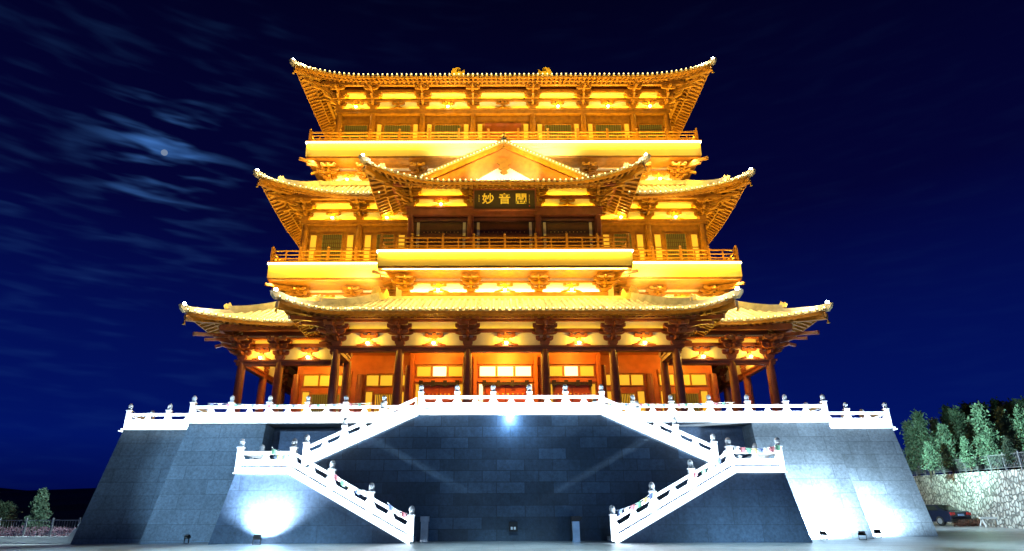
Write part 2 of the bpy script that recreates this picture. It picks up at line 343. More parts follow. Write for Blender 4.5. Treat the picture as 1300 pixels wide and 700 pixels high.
def make_roof(rf, step=0.42, label=None, soffit_to=4.0, tip_lamp=True, rear_limit=None, eave_fill=4):
    tiles, under, fly, raf, dots, drip = MB(), MB(), MB(), MB(), MB(), MB()
    rows = rf.rows(step); prev = {}
    for kind, u, sm, fn in rows:
        if sm < 0.15: continue
        if rear_limit and kind in 'lr' and u > rear_limit: continue
        k = max(1, int(sm / 0.8)); qs = [sm * i / k for i in range(k + 1)]
        pts = [rf.P(*fn(q)) for q in qs]
        side = Vector((1, 0, 0)) if kind == 'f' else Vector((0, 1, 0))
        half_tube(tiles, [p + Vector((0, 0, 0.02)) for p in pts], 0.125, side)
        # eave disc, glowing dot for the bright tile end, rafters
        e = pts[0]; outd = Vector((0, -1, 0)) if kind == 'f' else Vector((-1 if kind == 'l' else 1, 0, 0))
        drip.beam(e + Vector((0, 0, 0.05)) + outd * 0.005, e + outd * 0.09 + Vector((0, 0, 0.05)), 0.20, 0.20)
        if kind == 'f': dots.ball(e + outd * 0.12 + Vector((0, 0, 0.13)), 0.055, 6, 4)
        if sm > 0.5:
            q1 = min(1.7, sm); fly.beam(rf.P(*fn(0.06), -0.22), rf.P(*fn(q1), -0.26), 0.15, 0.17)
        if sm > 1.4:
            q1 = min(soffit_to, sm); raf.beam(rf.P(*fn(1.05), -0.46), rf.P(*fn(q1), -0.46), 0.18, 0.19)
        # sheathing to the previous row
        pr = prev.get(kind)
        if pr and abs(pr[0] - u) < step * 1.6:
            a_, b_ = pr[1], pts
            m = max(len(a_), len(b_))
            pa = [rf.P(*pr[3](pr[2] * i / (m - 1))) for i in range(m)] if m > 1 else a_
            pb = [rf.P(*fn(sm * i / (m - 1))) for i in range(m)] if m > 1 else b_
            tiles.add(pa + pb, [(i, i + 1, m + i + 1, m + i) for i in range(m - 1)])
            pa = [p + Vector((0, 0, -0.13)) for p in pa]; pb = [p + Vector((0, 0, -0.13)) for p in pb]
            under.add(pa + pb, [(i, m + i, m + i + 1, i + 1) for i in range(m - 1)])
            under.beam(pa[0] - outd * 0.03, pb[0] - outd * 0.03, 0.07, 0.22)
            pm0, pm1 = rf.P(*pr[3](min(1.0, pr[2])), -0.36), rf.P(*fn(min(1.0, sm)), -0.36)
            if pr[2] > 1.2 and sm > 1.2: under.beam(pm0, pm1, 0.16, 0.10)
        prev[kind] = (u, pts, sm, fn)
    r = tiles.build('roof', M['tile'], T)
    if label: r['label'] = label
    under.build('roof_boarding', M['timber'], r)
    fly.build('flying_rafters', M['timber'], r); raf.build('rafters', M['timber'], r)
    drip.build('tile_ends', M['ridge'], r); dots.build('eave_glow_dots', M['dots'], r)
    # strip lamps added below the front eave to brighten tile and rafter ends
    nseg = 6
    for i in range(nseg):
        u0, u1 = -rf.hx * .97 + 2 * rf.hx * .97 * i / nseg, -rf.hx * .97 + 2 * rf.hx * .97 * (i + 1) / nseg
        if rf.gap and min(abs(u0), abs(u1)) < rf.gap * .8:
            if abs((u0 + u1) / 2) < rf.gap: continue
        area(rf.P(u0, rf.y0, -.55) + Vector((0, -.55, 0)), rf.P(u1, rf.y0, -.55) + Vector((0, -.55, 0)), .05, (0, 1, .42), eave_fill, GOLD)
    # hips
    top = rf.Sf
    for sg in (-1, 1):
        n = 9; path = []
        for i in range(n + 1):
            q = top * i / n; path.append(rf.P(sg * (rf.hx - q / rf.kx), rf.y0 + q, 0.16))
        hb = MB()
        for i in range(n): hb.beam(path[i], path[i + 1] + (path[i + 1] - path[i]) * 0.02, 0.28, 0.30)
        for i in range(3, n): hb.beam(path[i] + Vector((0, 0, 0.3)), path[i + 1] + Vector((0, 0, 0.3)) + (path[i + 1] - path[i]) * 0.02, 0.24, 0.26)
        hp = hb.build('hip_ridge', M['ridge'], r)
        # beast at the step, tip ornament, bell
        d = Vector((sg, -1, 0)).normalized()
        ob = MB(); p = path[3] + Vector((0, 0, 0.22))
        ob.prism([(-0.22, 0), (0.2, 0), (0.3, 0.25), (0.18, 0.38), (0.07, 0.3), (-0.07, 0.5), (-0.22, 0.28)], lambda u, v, t: p + d * u + Vector((0, 0, v)) + Vector((-d.y, d.x, 0)) * t, -0.1, 0.1)
        ob.build('ridge_beast', M['gilt'], r)
        tp = path[0]
        tb = MB(); tb.prism([(-0.5, -0.26), (0.08, -0.3), (0.32, -0.08), (0.42, 0.2), (0.22, 0.16), (0.05, 0.2), (-0.5, 0.14)], lambda u, v, t: tp + d * u + Vector((0, 0, v)) + Vector((-d.y, d.x, 0)) * t, -0.17, 0.17)
        tb.build('eave_tip_ornament', M['ridge'], r)
        hr = MB(); hp0 = [rf.P(sg * (rf.hx - q / rf.kx), rf.y0 + q, -0.48) for q in (0.05, 0.8, 1.7, 2.7, min(4.0, top))]
        for i in range(4): hr.beam(hp0[i], hp0[i + 1], 0.34, 0.42 if i < 2 else 0.5)
        hr.build('hip_rafter', M['timber'], r)
        bl = MB(); bc = hp0[0] + Vector((0, 0, -0.75)); bl.lathe([(0.02, 0.6), (0.025, 0.45), (0.06, 0.42), (0.08, 0.32), (0.11, 0.24)], bc, 8)
        bl.build('wind_bell', M['brass'], r)
        if tip_lamp:
            lb = MB(); lc = tp + d * 0.1 + Vector((0, 0, 0.3)); lb.ball(lc, 0.12, 10, 6); lb.lathe([(0.07, -0.2), (0.07, -0.12)], lc, 8)
            lb.build('corner_lamp', M['bulb'], r)
            point(lc + Vector((-sg * 1.3, .4, 0.55)), 240, (1, .88, .58), 0.1)
    return r
pr1 = lambda H, S: (lambda q: H * (0.72 * (q / S) + 0.28 * (max(q, 0) / S) ** 2))
ROOF1 = Roof(21.35, 41.4, 87, 13.5, 5.4, 1.1, pr1(3.1, 5.4), .7, 7.0, 0.5, gap=12.4)
ROOF1P = Roof(14.25, 38.35, 70, 13.35, 6.6, 1.35, pr1(2.95, 6.6), 0.8, 5.0, 0.4)
ROOF2 = Roof(19.6, 45.3, 84, 25.45, 3.6, 1.0, pr1(2.7, 3.6), 1.5, 7.5, 0.4, gap=10.0)
ROOF2P = Roof(10.45, 42.6, 70, 25.05, 3.0, 1.0, lambda q: 0.52 * q + (0.0 if q < 3 else -0.02 * (q - 3)), 1.6, 6.0, 0.4, gable=True)
ROOF3 = Roof(18.55, 46.9, 82, 38.35, 13.0, 1.0, pr1(9.6, 13.0), 1.0, 6.5, 0.4)
r1 = make_roof(ROOF1, eave_fill=2.2, label='lowest skirt roof with hips running to the outer corners')
r1p = make_roof(ROOF1P, eave_fill=1.6, rear_limit=48.5, label='wide projecting porch roof over the terrace columns')
r2 = make_roof(ROOF2, label='middle skirt roof under the top balcony')
r2p = make_roof(ROOF2P, rear_limit=49.3, label='small gabled porch roof above the name board')
r3 = make_roof(ROOF3, label='topmost hipped roof')
for rf, r, zt in ((ROOF1, r1, 16.6), (ROOF2, r2, 28.1)):   # ridge where skirt roof meets the wall
    yy = rf.y0 + rf.Sf - 0.1; xx = rf.hx - rf.Sf / rf.kx + 0.1
    for sg in (-1, 1):
        b = MB(); b.box(*sorted((sg * (rf.gap - 1), sg * xx)), yy - 0.2, yy + 0.3, zt, zt + 0.42); b.build('wall_ridge', M['ridge'], r)
b = MB(); b.box(-9.3, 9.3, 44.7, 45.2, 16.15, 16.5); b.build('wall_ridge', M['ridge'], r1p)
for sg in (-1, 1):     # gilded ridge end scrolls
    b = MB(); o_ = Vector((sg * 9.45, 44.8, 16.2))
    b.prism([(-.55, 0), (.55, 0), (.6, .6), (.45, 1.0), (.05, 1.1), (-.1, .8), (.15, .55), (-.35, .5), (-.55, .9), (-.75, .4)], lambda u, v, t: o_ + Vector((u * sg, t, v)), -0.16, 0.16)
    b.build('ridge_scroll', M['gilt'], r1p)
# top ridge and its end ornaments
part('main_ridge', M['ridge'], r3, (-5.6, 5.6, 59.7, 60.4, 47.7, 48.75))
for sg in (-1, 1):
    b = MB(); o_ = Vector((sg * 5.25, 60, 48.6))
    b.prism([(-1.0, 0), (.5, 0), (.6, .5), (.35, 1.05), (-.15, 1.2), (-.5, 1.0), (-.1, .9), (0, .55), (-.6, .6), (-1.0, .9)], lambda u, v, t: o_ + Vector((u * sg, t, v)), -0.25, 0.25)
    b.build('ridge_end_ornament', M['gilt'], r3)
# gable of the small porch roof
gy = 42.6 + 3.0
def gzf(x): return ROOF2P.z0 + ROOF2P.prof(10.45 - abs(x))
xs_ = [-6.6 + 13.2 * i / 24 for i in range(25)]
b = MB(); b.prism([(-6.4, 26.3)] + [(x, gzf(x) - 0.35) for x in xs_] + [(6.4, 26.3)], lambda u, v, t: Vector((u, t, v)), gy + 0.15, gy + 0.3); b.build('gable_wall', M['gable_red'], r2p)
b = MB(); b.prism([(-2.5, 26.75), (0, 28.35), (2.5, 26.75)], lambda u, v, t: Vector((u, t, v)), gy + 0.06, gy + 0.13); b.build('gable_plaster', M['plaster'], r2p)
b = MB(); b.prism([(-.12, .95), (-.5, .85), (-.62, .5), (-.35, .35), (-.45, 0), (-.15, -.15), (-.3, -.4), (0, -.55), (.3, -.4), (.15, -.15), (.45, 0), (.35, .35), (.62, .5), (.5, .85), (.12, .95)], lambda u, v, t: Vector((u, t, 27.85 + v)), gy - 0.25, gy - 0.1); b.build('hanging_fish', M['timber'], r2p)
for sg in (-1, 1):
    b = MB(); bt = MB(); bd = MB()
    pp = [Vector((sg * 6.9 * i / 16, gy - 0.22, gzf(6.9 * i / 16))) for i in range(17)]
    for i in range(16):
        b.beam(pp[i] + Vector((0, 0, -0.28)), pp[i + 1] + Vector((0, 0, -0.28)), 0.12, 0.42)
        bt.beam(pp[i] + Vector((0, .1, 0.14)), pp[i + 1] + Vector((0, .1, 0.14)), 0.5, 0.30)
    for i in range(26):
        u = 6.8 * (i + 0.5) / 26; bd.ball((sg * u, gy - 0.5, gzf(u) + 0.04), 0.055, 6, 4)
    area(pp[1] + Vector((0, -.75, -.75)), pp[14] + Vector((0, -.75, -.75)), .06, (0, 1, .75), 16, GOLD)  # added strip lamp in front of the bargeboard, brightening the gable edges
    b.build('bargeboard', M['timber'], r2p); bt.build('gable_ridge', M['ridge'], r2p); bd.build('gable_glow_dots', M['dots'], r2p)
b = MB(); b.box(-0.25, 0.25, gy - 0.3, 49.5, gzf(0), gzf(0) + 0.4); b.build('main_ridge', M['ridge'], r2p)
b = MB(); b.lathe([(0.12, 0), (0.22, 0.15), (0.1, 0.35), (0.16, 0.5), (0.03, 0.85)], (0, gy - 0.1, gzf(0) + 0.3), 8); b.build('gable_finial', M['gilt'], r2p)

# ---- bodies
part('wall', M['red_wall'], T, (-16.3, 16.3, 49.0, YB, 6.1, 16.4))['label'] = 'ground floor wall'
part('wall', M['red_wall'], T, (-7.1, 7.1, 46.0, 48.98, 6.1, 13.6))['label'] = 'entrance bay wall'
part('bracket_zone_wall', M['plaster'], T, (-16.3, 16.3, 48.6, YB, 16.42, 18.48))
part('bracket_zone_wall', M['plaster'], T, (-8.4, 8.4, 45.9, 48.58, 16.3, 18.47))
part('wall', M['timber'], T, (-16.6, 16.6, 48.75, YB, 19.8, 27.9))['label'] = 'middle storey wall'
part('wall', M['timber_shaded'], T, (-7.3, 7.3, 45.75, 48.73, 19.81, 25.9))['label'] = 'middle storey porch wall'
part('bracket_zone_wall', M['plaster'], T, (-15.2, 15.2, 49.3, YB, 27.92, 30.3))
part('wall', M['timber'], T, (-15.1, 15.1, 50.35, YB, 31.85, 39.9))['label'] = 'top storey wall'
part('veranda_ceiling', M['red_wall'], T, (-19.2, 19.2, 43.9, 48.98, 13.0, 13.12), (-11.6, 11.6, 41.2, 43.88, 13.0, 13.12))

# ---- balconies
def balcony(hx, y0, y1, z0, z1, label):
    b = part('balcony', M['band'], T, (-hx, hx, y0, y1, z0, z1)); b['label'] = label
    part('balcony_nosing', M['timber'], b, (-hx - .1, hx + .1, y0 - .1, y1, z1 + .003, z1 + .1))
    part('balcony_sill', M['timber'], b, (-hx + .05, hx - .05, y0 + .05, y1, z0 - .2, z0 - .003))
    l = MB()
    l.box(-hx - .06, hx + .06, y0 - .1, y0 - .03, z1 - .09, z1 - .003)
    for sg in (-1, 1): l.box(*sorted((sg * (hx + .03), sg * (hx + .1))), y0 - .02, y0 + 14, z1 - .09, z1 - .003)
    l.build('balcony_light_strip', M['ledline'], b)
    return b
bal2 = balcony(18.6, 46.1, YB + 2, 18.55, 19.77, 'middle balcony edge band')
bal2p = balcony(9.55, 43.6, 46.08, 18.54, 19.76, 'projecting porch balcony edge band')
bal3 = balcony(17.25, 47.5, YB + 1, 30.38, 31.78, 'top balcony edge band')

def wood_post(h=1.42):
    b = MB(); b.box(-.09, .09, -.09, .09, 0, h - .3)
    b.lathe([(.07, h - .3), (.11, h - .27), (.06, h - .2), (.11, h - .12), (.09, h - .04), (.02, h)], (0, 0, 0), 8)
    return as_proto(b.build('post', M['timber'], None, origin=(0, 0, 0)))
WP = wood_post()
def wood_railing(p0, p1, n):
    p0, p1 = Vector(p0), Vector(p1); b = MB()
    for z, hh in ((1.0, .1), (.66, .07), (.34, .07)): b.beam(p0 + Vector((0, 0, z)), p1 + Vector((0, 0, z)), .1, hh)
    b.beam(p0 + Vector((0, 0, .1)), p1 + Vector((0, 0, .1)), .14, .14)
    for i in range(n):
        for f in (1 / 3, 2 / 3) if (p1 - p0).length / n > 2.4 else (.5,):
            q = p0 + (p1 - p0) * ((i + f) / n); b.box(q.x - .05, q.x + .05, q.y - .04, q.y + .04, q.z + .17, q.z + 1.0 - .05 if f == .5 else q.z + .64)
    r = b.build('railing', M['timber'], T)
    for i in range(n + 1): put(WP, r, p0 + (p1 - p0) * (i / n))
    return r
z = 19.88
wood_railing((-18.5, 46.3, z), (-9.6, 46.3, z), 4); wood_railing((9.6, 46.3, z), (18.5, 46.3, z), 4)
wood_railing((-9.4, 43.8, z - .01), (9.4, 43.8, z - .01), 8)
for sg in (-1, 1):
    wood_railing((sg * 9.4, 46.2, z - .01), (sg * 9.4, 43.95, z - .01), 1)
    wood_railing((sg * 18.5, 46.6, z), (sg * 18.5, 60.0, z), 6)
z = 31.88
wood_railing((-17.1, 47.7, z), (17.1, 47.7, z), 13)
for sg in (-1, 1): wood_railing((sg * 17.1, 48.0, z), (sg * 17.1, 61.0, z), 5)

# ---- columns
def col_proto(h, r, m):
    b = MB(); b.lathe([(r * 1.5, 0), (r * 1.5, .12), (r * 1.2, .22), (r, .26), (r, h * .5), (r * .93, h * .85), (r * .82, h)], (0, 0, 0), 16)
    return as_proto(b.build('column', m, None, smooth=False, origin=(0, 0, 0)))
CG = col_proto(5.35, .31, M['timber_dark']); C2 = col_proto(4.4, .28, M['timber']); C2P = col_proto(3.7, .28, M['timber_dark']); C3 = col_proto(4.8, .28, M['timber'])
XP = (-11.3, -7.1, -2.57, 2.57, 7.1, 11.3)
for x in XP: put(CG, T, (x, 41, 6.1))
for sg in (-1, 1):
    for x in (18.8, 16.1): put(CG, T, (sg * x, 44.2, 6.1))
    for y in (48.6, 53.2, 57.8, 62.4): put(CG, T, (sg * 18.8, y, 6.1))
    put(CG, T, (sg * 16.3, 48.9, 6.1)); put(CG, T, (sg * 11.3, 44.3, 6.1)); put(CG, T, (sg * 11.3, 48.9, 6.1))
    for x in (2.57, 7.1): put(CG, T, (sg * x, 45.85, 6.1))
    for x in (16.85, 12.25, 7.6): put(C2, T, (sg * x, 48.55, 19.87))
    for y in (53.2, 57.8): put(C2, T, (sg * 16.85, y, 19.87))
    for x in (7.45, 2.7): put(C2P, T, (sg * x, 45.4, 19.86))
    for x in (15.4, 12.25, 7.55, 2.8): put(C3, T, (sg * x, 50.1, 31.88))
    for y in (54.5, 59): put(C3, T, (sg * 15.4, y, 31.88))

# ---- brackets
def arm_poly(L, hgt):
    return [(-L, hgt), (-L, hgt * .55), (-L * .86, hgt * .2), (-L * .66, 0), (L * .66, 0), (L * .86, hgt * .2), (L, hgt * .55), (L, hgt)]
def bracket(corner=False, H=1.75, fwd=1.35):
    b = MB(); u = H / 5.0
    X = lambda yo: (lambda a, v, t: Vector((a, yo + t, v)))
    b.prism([(-.22, 0), (.22, 0), (.32, u * .45), (.32, u * .9), (-.32, u * .9), (-.32, u * .45)], X(0), -.3, .3)
    tiers = ((.58, u, 0), (.86, 2 * u + .08, 0), (.72, 3.1 * u, 0))
    for L, z0, yo in tiers:
        pz = arm_poly(L, u * .62); b.prism([(a, v + z0) for a, v in pz], X(yo), -.1, .1)
        for a in (-L + .12, 0, L - .12): b.box(a - .13, a + .13, yo - .14, yo + .14, z0 + u * .62, z0 + u * .95)
    for L, z0, yo in ((.62, 2 * u, -fwd * .5), (.82, 3.0 * u, -fwd * .5), (.66, 3.2 * u, -fwd)):
        pz = arm_poly(L, u * .58); b.prism([(a, v + z0) for a, v in pz], X(yo), -.09, .09)
        for a in (-L + .12, 0, L - .12): b.box(a - .12, a + .12, yo - .13, yo + .13, z0 + u * .58, z0 + u * .9)
    dirs = [(0, -1)] + ([(-1, 0), (-.78, -.78)] if corner else [])
    for dx, dy in dirs:
        k = 1.35 if dx and dy else 1.0
        for z0, L in ((u, fwd * .55), (2 * u, fwd * .9), (3 * u, fwd * 1.12)):
            L *= k
            poly = [(-.4, z0 + u * .62), (-.4, z0), (L * .72, z0), (L * .9, z0 + u * .12), (L, z0 + u * .35), (L, z0 + u * .62)]
            n_ = Vector((-dy, dx, 0)).normalized(); d_ = Vector((dx, dy, 0)).normalized()
            b.prism(poly, lambda a, v, t: d_ * a + n_ * t + Vector((0, 0, v)), -.09, .09)
        # slanting lever arm with a beak
        d_ = Vector((dx, dy, 0)).normalized()
        b.beam(d_ * (fwd * 1.55 * k) + Vector((0, 0, 2.9 * u)), d_ * (-.2) + Vector((0, 0, 4.6 * u)), .17, .2)
        if dx and dy: b.beam(d_ * (fwd * 2.0 * k) + Vector((0, 0, 3.6 * u)), d_ * (-.2) + Vector((0, 0, 5.0 * u)), .2, .24)
    if corner:
        for L, z0 in ((.7, 2 * u), (.9, 3.0 * u)):
            pz = arm_poly(L, u * .6); b.prism([(a, v + z0) for a, v in pz], lambda a, v, t: Vector((-fwd * .5 + t, a, v)), -.09, .09)
    return b
def bracket_protos(H, fwd, m):
    s = as_proto(bracket(False, H, fwd).build('bracket_set', m, None, origin=(0, 0, 0)))
    c = as_proto(bracket(True, H, fwd).build('corner_bracket_set', m, None, origin=(0, 0, 0)))
    return s, c
def strut_proto(m, lamp=True, H=1.0):
    b = MB(); X = lambda a, v, t: Vector((a, t, v))
    for sg in (-1, 1):
        b.prism([(sg * .02, .32 * H), (sg * .02, .2 * H), (sg * .3, .1 * H), (sg * .75, 0), (sg * .8, .1 * H), (sg * .4, .22 * H), (sg * .12, .42 * H), (sg * .02, .46 * H)][::sg], X, -.08, .08)
    b.box(-.13, .13, -.12, .12, .46 * H, .58 * H)
    b.prism([(a, v + .6 * H) for a, v in arm_poly(.62, .2 * H)], X, -.085, .085)
    for a in (-.5, 0, .5): b.box(a - .11, a + .11, -.11, .11, .8 * H, .94 * H)
    s = b.build('frog_leg_strut', m, None, origin=(0, 0, 0)); ch = []
    if lamp:
        l = MB(); l.lathe([(.05, .04), (.1, .1), (.12, .17), (.04, .2)], (0, -.3, .02), 10)
        lo = l.build('strut_lamp', M['warmbulb'], None, origin=(0, 0, 0)); lo.parent = s; ch = [lo]
    return as_proto(s, ch)
def frontage(xs, d, za0, za1, zp, zb, zs, fwd, zpur, protos, struts, lamp_bays, skip=(), power=60, m='timber', yo=.12, mirror_side=False, panel_fill=0, corners=True):
    """entablature over a row of columns: architrave, plaster panels, beam, eave purlin, bracket sets, struts with lamps"""
    S_, CR = protos
    part('architrave', M[m], T, (xs[0] - .35, xs[-1] + .35, d - .2, d + .2, za0, za1), (xs[0] - .5, xs[-1] + .5, d - .27, d + .27, za1 - .14, za1 - .004))
    part('bracket_beam', M[m], T, (xs[0] - .2, xs[-1] + .2, d - .14, d + .14, zp, zb))
    part('eave_purlin', M[m], T, (xs[0] - fwd, xs[-1] + fwd, d - fwd - .14, d - fwd + .14, zpur, zpur + .42))
    part('wall_plate', M[m], T, (xs[0] - .2, xs[-1] + .2, d - .13, d + .13, zs, zs + .3))
    for i in range(len(xs) - 1):
        if i in skip: continue
        part('plaster_panel', M['plaster'], T, (xs[i] + .01, xs[i + 1] - .01, d + .02, d + .1, za1 + .004, zp - .004), (xs[i] + .01, xs[i + 1] - .01, d + .02, d + .1, zb + .004, zs - .004))
        xm = (xs[i] + xs[i + 1]) / 2
        on = i in lamp_bays
        put(struts[0] if on else struts[1], T, (xm, d - .06, za1), 0, (min(1.0, (xs[i + 1] - xs[i]) / 3.2),) * 2 + ((zp - za1) / 1.0,))
        if on: point((xm, d - .42, za1 + .3), power, WARM, .07)
    if panel_fill:  # added strip lamps that brighten the plaster panels
        if panel_fill > 2: area((xs[0] + .2, d - .17, za1 + .03), (xs[-1] - .2, d - .17, za1 + .03), .04, (0, .55, 1), panel_fill * .6, (1, .61, .015))
        area((xs[0] + .2, d - .17, zb + .03), (xs[-1] - .2, d - .17, zb + .03), .04, (0, .55, 1), panel_fill * .8, (1, .60, .015))
    for i, x in enumerate(xs):
        if corners and i in (0, len(xs) - 1):
            put(CR, T, (x, d, za1), 0 if i == 0 else 0, (1, 1, 1) if i == 0 else (-1, 1, 1))
        else: put(S_, T, (x, d, za1))
def side_frontage(sg, X, ys, za0, za1, zp, zb, zs, fwd, zpur, protos, m='timber'):
    S_ = protos[0]; xa, xb = X - .2, X + .2
    part('architrave', M[m], T, (xa, xb, ys[0] + .22, ys[-1], za0, za1 - .16), (xa - .07, xb + .07, ys[0] + .3, ys[-1], za1 - .14, za1 - .004))
    part('bracket_beam', M[m], T, (X - .14, X + .14, ys[0] + .16, ys[-1], zp, zb))
    part('eave_purlin', M[m], T, (X + sg * fwd - .14, X + sg * fwd + .14, ys[0] - fwd + .15, ys[-1], zpur, zpur + .42))
    part('wall_plate', M[m], T, (X - .13, X + .13, ys[0] + .15, ys[-1], zs, zs + .3))
    for i in range(len(ys) - 1):
        part('plaster_panel', M['plaster'], T, (*sorted((X - sg * .02, X - sg * .1)), ys[i] + .15, ys[i + 1] - .02, za1 + .004, zp - .004), (*sorted((X - sg * .02, X - sg * .1)), ys[i] + .15, ys[i + 1] - .02, zb + .004, zs - .004))
    for y in ys[1:]: put(S_, T, (X, y, za1), -sg * -math.pi / 2)
B1 = bracket_protos(1.75, 1.35, M['timber_dark']); B2 = bracket_protos(1.75, 1.35, M['timber']); B3 = bracket_protos(1.95, 1.5, M['timber'])
SL, SN = strut_proto(M['timber'], True), strut_proto(M['timber'], False)
SLD = strut_proto(M['timber_dark'], True)
Z1 = (11.28, 11.68, 12.62, 12.86, 13.38, 1.35, 13.2)
frontage(XP, 41, *Z1, B1, (SLD, SN), (0, 1, 2, 3, 4), power=85, m='timber_dark', panel_fill=1.6)
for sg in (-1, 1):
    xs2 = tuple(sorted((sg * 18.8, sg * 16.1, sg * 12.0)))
    frontage(xs2, 44.2, 11.1, 11.5, 12.45, 12.7, 13.3, 1.35, 13.3, B1, (SLD, SN), (0, 1), power=70, m='timber_dark', panel_fill=1.6)
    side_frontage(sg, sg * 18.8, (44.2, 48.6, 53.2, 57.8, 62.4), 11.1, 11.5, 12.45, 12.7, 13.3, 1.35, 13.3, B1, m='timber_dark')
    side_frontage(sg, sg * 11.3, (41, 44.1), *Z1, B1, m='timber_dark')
    xs2 = tuple(sorted((sg * 16.85, sg * 12.25, sg * 7.6)))
    frontage(xs2, 48.5, 24.2, 24.6, 25.42, 25.68, 26.3, 1.35, 25.95, B2, (SL, SN), (0, 1), power=60, panel_fill=7)
    side_frontage(sg, sg * 16.85, (48.5, 53.2, 57.8), 24.2, 24.6, 25.42, 25.68, 26.3, 1.35, 25.95, B2)
    side_frontage(sg, sg * 7.45, (45.35, 48.3), 23.5, 24.25, 25.0, 25.28, 26.0, 1.35, 25.45, B2, m='timber_dark')
    side_frontage(sg, sg * 15.4, (50.05, 54.5, 59), 36.4, 36.92, 37.85, 38.15, 38.85, 1.5, 38.55, B3)
frontage((-7.45, -2.7, 2.7, 7.45), 45.35, 23.5, 24.25, 25.0, 25.28, 26.0, 1.35, 25.45, B2, (SL, SN), (0,), power=45, m='timber_dark', panel_fill=6)
X3 = (-15.4, -12.25, -7.55, -2.8, 2.8, 7.55, 12.25, 15.4)
frontage(X3, 50.05, 36.4, 36.92, 37.85, 38.15, 38.85, 1.5, 38.55, B3, (SL, SN), (0, 2, 4, 5, 6), power=70, panel_fill=8)
# brackets below the balconies
BP = bracket_protos(1.45, 1.15, M['timber'])
def below(xs, d, z0, zt, struts, lamps, power):
    for xa, xb in ((xs[0], xs[-1]),) if xs[0] * xs[-1] > 0 or len(xs) < 5 else ((xs[0], xs[2]), (xs[3], xs[5])): area((xa, d + .14, z0 + .02), (xb, d + .14, z0 + .02), .04, (0, .5, 1), 10, (1, .82, .42))  # added strip lamp whitening the plaster behind the brackets
    part('bracket_beam', M['timber'], T, (xs[0] - .3, xs[-1] + .3, d - .12, d + .12, z0 - .3, z0 - .004), (xs[0] - .3, xs[-1] + .3, d - .1, d + .1, z0 + (zt - z0) * .6, z0 + (zt - z0) * .72))
    for i, x in enumerate(xs):
        if i in (0, len(xs) - 1): put(BP[1], T, (x, d, z0), 0, (1 if i == 0 else -1, 1, (zt - z0) / 1.45))
        else: put(BP[0], T, (x, d, z0), 0, (1, 1, (zt - z0) / 1.45))
    for i in range(len(xs) - 1):
        xm = (xs[i] + xs[i + 1]) / 2
        put(SL if i in lamps else SN, T, (xm, d - .05, z0), 0, (1, 1, (zt - z0) * .6))
        if i in lamps: point((xm, d - .4, z0 + .3), power, WARM, .06)
below((-7.6, -2.6, 2.6, 7.6), 45.6, 17.1, 18.35, None, (0, 1, 2), 60)
for sg in (-1, 1):
    below(tuple(sorted((sg * 16.5, sg * 12.2, sg * 9.2))), 48.3, 17.1, 18.35, None, (0, 1), 40)
below((-15.3, -12.2, -7.5, 7.5, 12.2, 15.3), 49.05, 28.6, 30.15, None, (0, 4), 60)

# ---- ground floor doors and windows
def window(x0, x1, y, z0, z1, pane, bars=0, hbars=0, frame=.09, fm='timber', name='window'):
    b = MB()
    b.box(x0 - frame, x1 + frame, y - .09, y - .004, z0 - frame, z0); b.box(x0 - frame, x1 + frame, y - .09, y - .004, z1, z1 + frame)
    b.box(x0 - frame, x0, y - .09, y - .004, z0 + .001, z1 - .001); b.box(x1, x1 + frame, y - .09, y - .004, z0 + .001, z1 - .001)
    f = b.build(name, M[fm], T)
    part('pane', M[pane], f, (x0 + .002, x1 - .002, y - .04, y - .006, z0 + .002, z1 - .002))
    if bars or hbars:
        l = MB()
        for i in range(bars):
            xx = x0 + (x1 - x0) * (i + 1) / (bars + 1); l.box(xx - .035, xx + .035, y - .085, y - .045, z0 + .003, z1 - .003)
        for i in range(hbars):
            zz = z0 + (z1 - z0) * (i + 1) / (hbars + 1); l.box(x0 + .003, x1 - .003, y - .08, y - .047, zz - .03, zz + .03)
        l.build('lattice_bars', M['lattice'], f)
    return f
for k, xc in enumerate((-4.85, 0, 4.85)):
    hw = 1.95 if k == 1 else 1.72; hot = 'pane_hot' if k == 1 else 'pane'
    wv = (2 * hw - .5) / 3
    for i in range(3):
        x0 = xc - hw + .07 + i * (wv + .18); window(x0, x0 + wv, 46.0, 10.7, 11.42, 'pane_hot' if (k == 1 or i == 1) else 'pane')
    part('lintel', M['red_wall'], T, (xc - hw - .1, xc + hw + .1, 45.85, 45.996, 11.56, 11.85), (xc - hw - .1, xc + hw + .1, 45.85, 45.996, 10.25, 10.52))
    for sg in (-1, 1): window(*sorted((xc + sg * (hw - .02), xc + sg * (hw - .3))), 46.0, 7.2, 10.1, hot)
    dh = hw - .5
    dr = part('door', M['door_red'], T, (xc - dh, xc + dh, 45.9, 45.996, 6.15, 10.2))
    part('door_leaf_gap', M['iron'], dr, (xc - .02, xc + .02, 45.885, 45.899, 6.2, 9.9))
    st = MB()
    for zz in (6.9, 7.7, 8.5, 9.35):
        for i in range(8):
            xx = xc - dh + .2 + (2 * dh - .4) * i / 7; st.ball((xx, 45.87, zz), .06, 6, 4)
    st.build('door_studs', M['brass'], dr)
    lb = MB(); lb.box(xc - dh - .25, xc + dh + .25, 45.72, 45.82, 10.0, 10.2)
    for f in (-1, -.33, .33, 1): lb.box(xc + f * (dh + .1) - .14, xc + f * (dh + .1) + .14, 45.66, 45.71, 9.88, 10.34)
    lb.build('door_beam', M['iron'], dr)
    for sg in (-1, 1):
        jb = part('jamb', M['red_wall'], T, (*sorted((xc + sg * (hw + .15), xc + sg * (hw + .38))), 45.3, 45.99, 6.15, 12.2))
    point((xc, 43.6, 12.5), 760 if k == 1 else 300, ORANGE, .25)
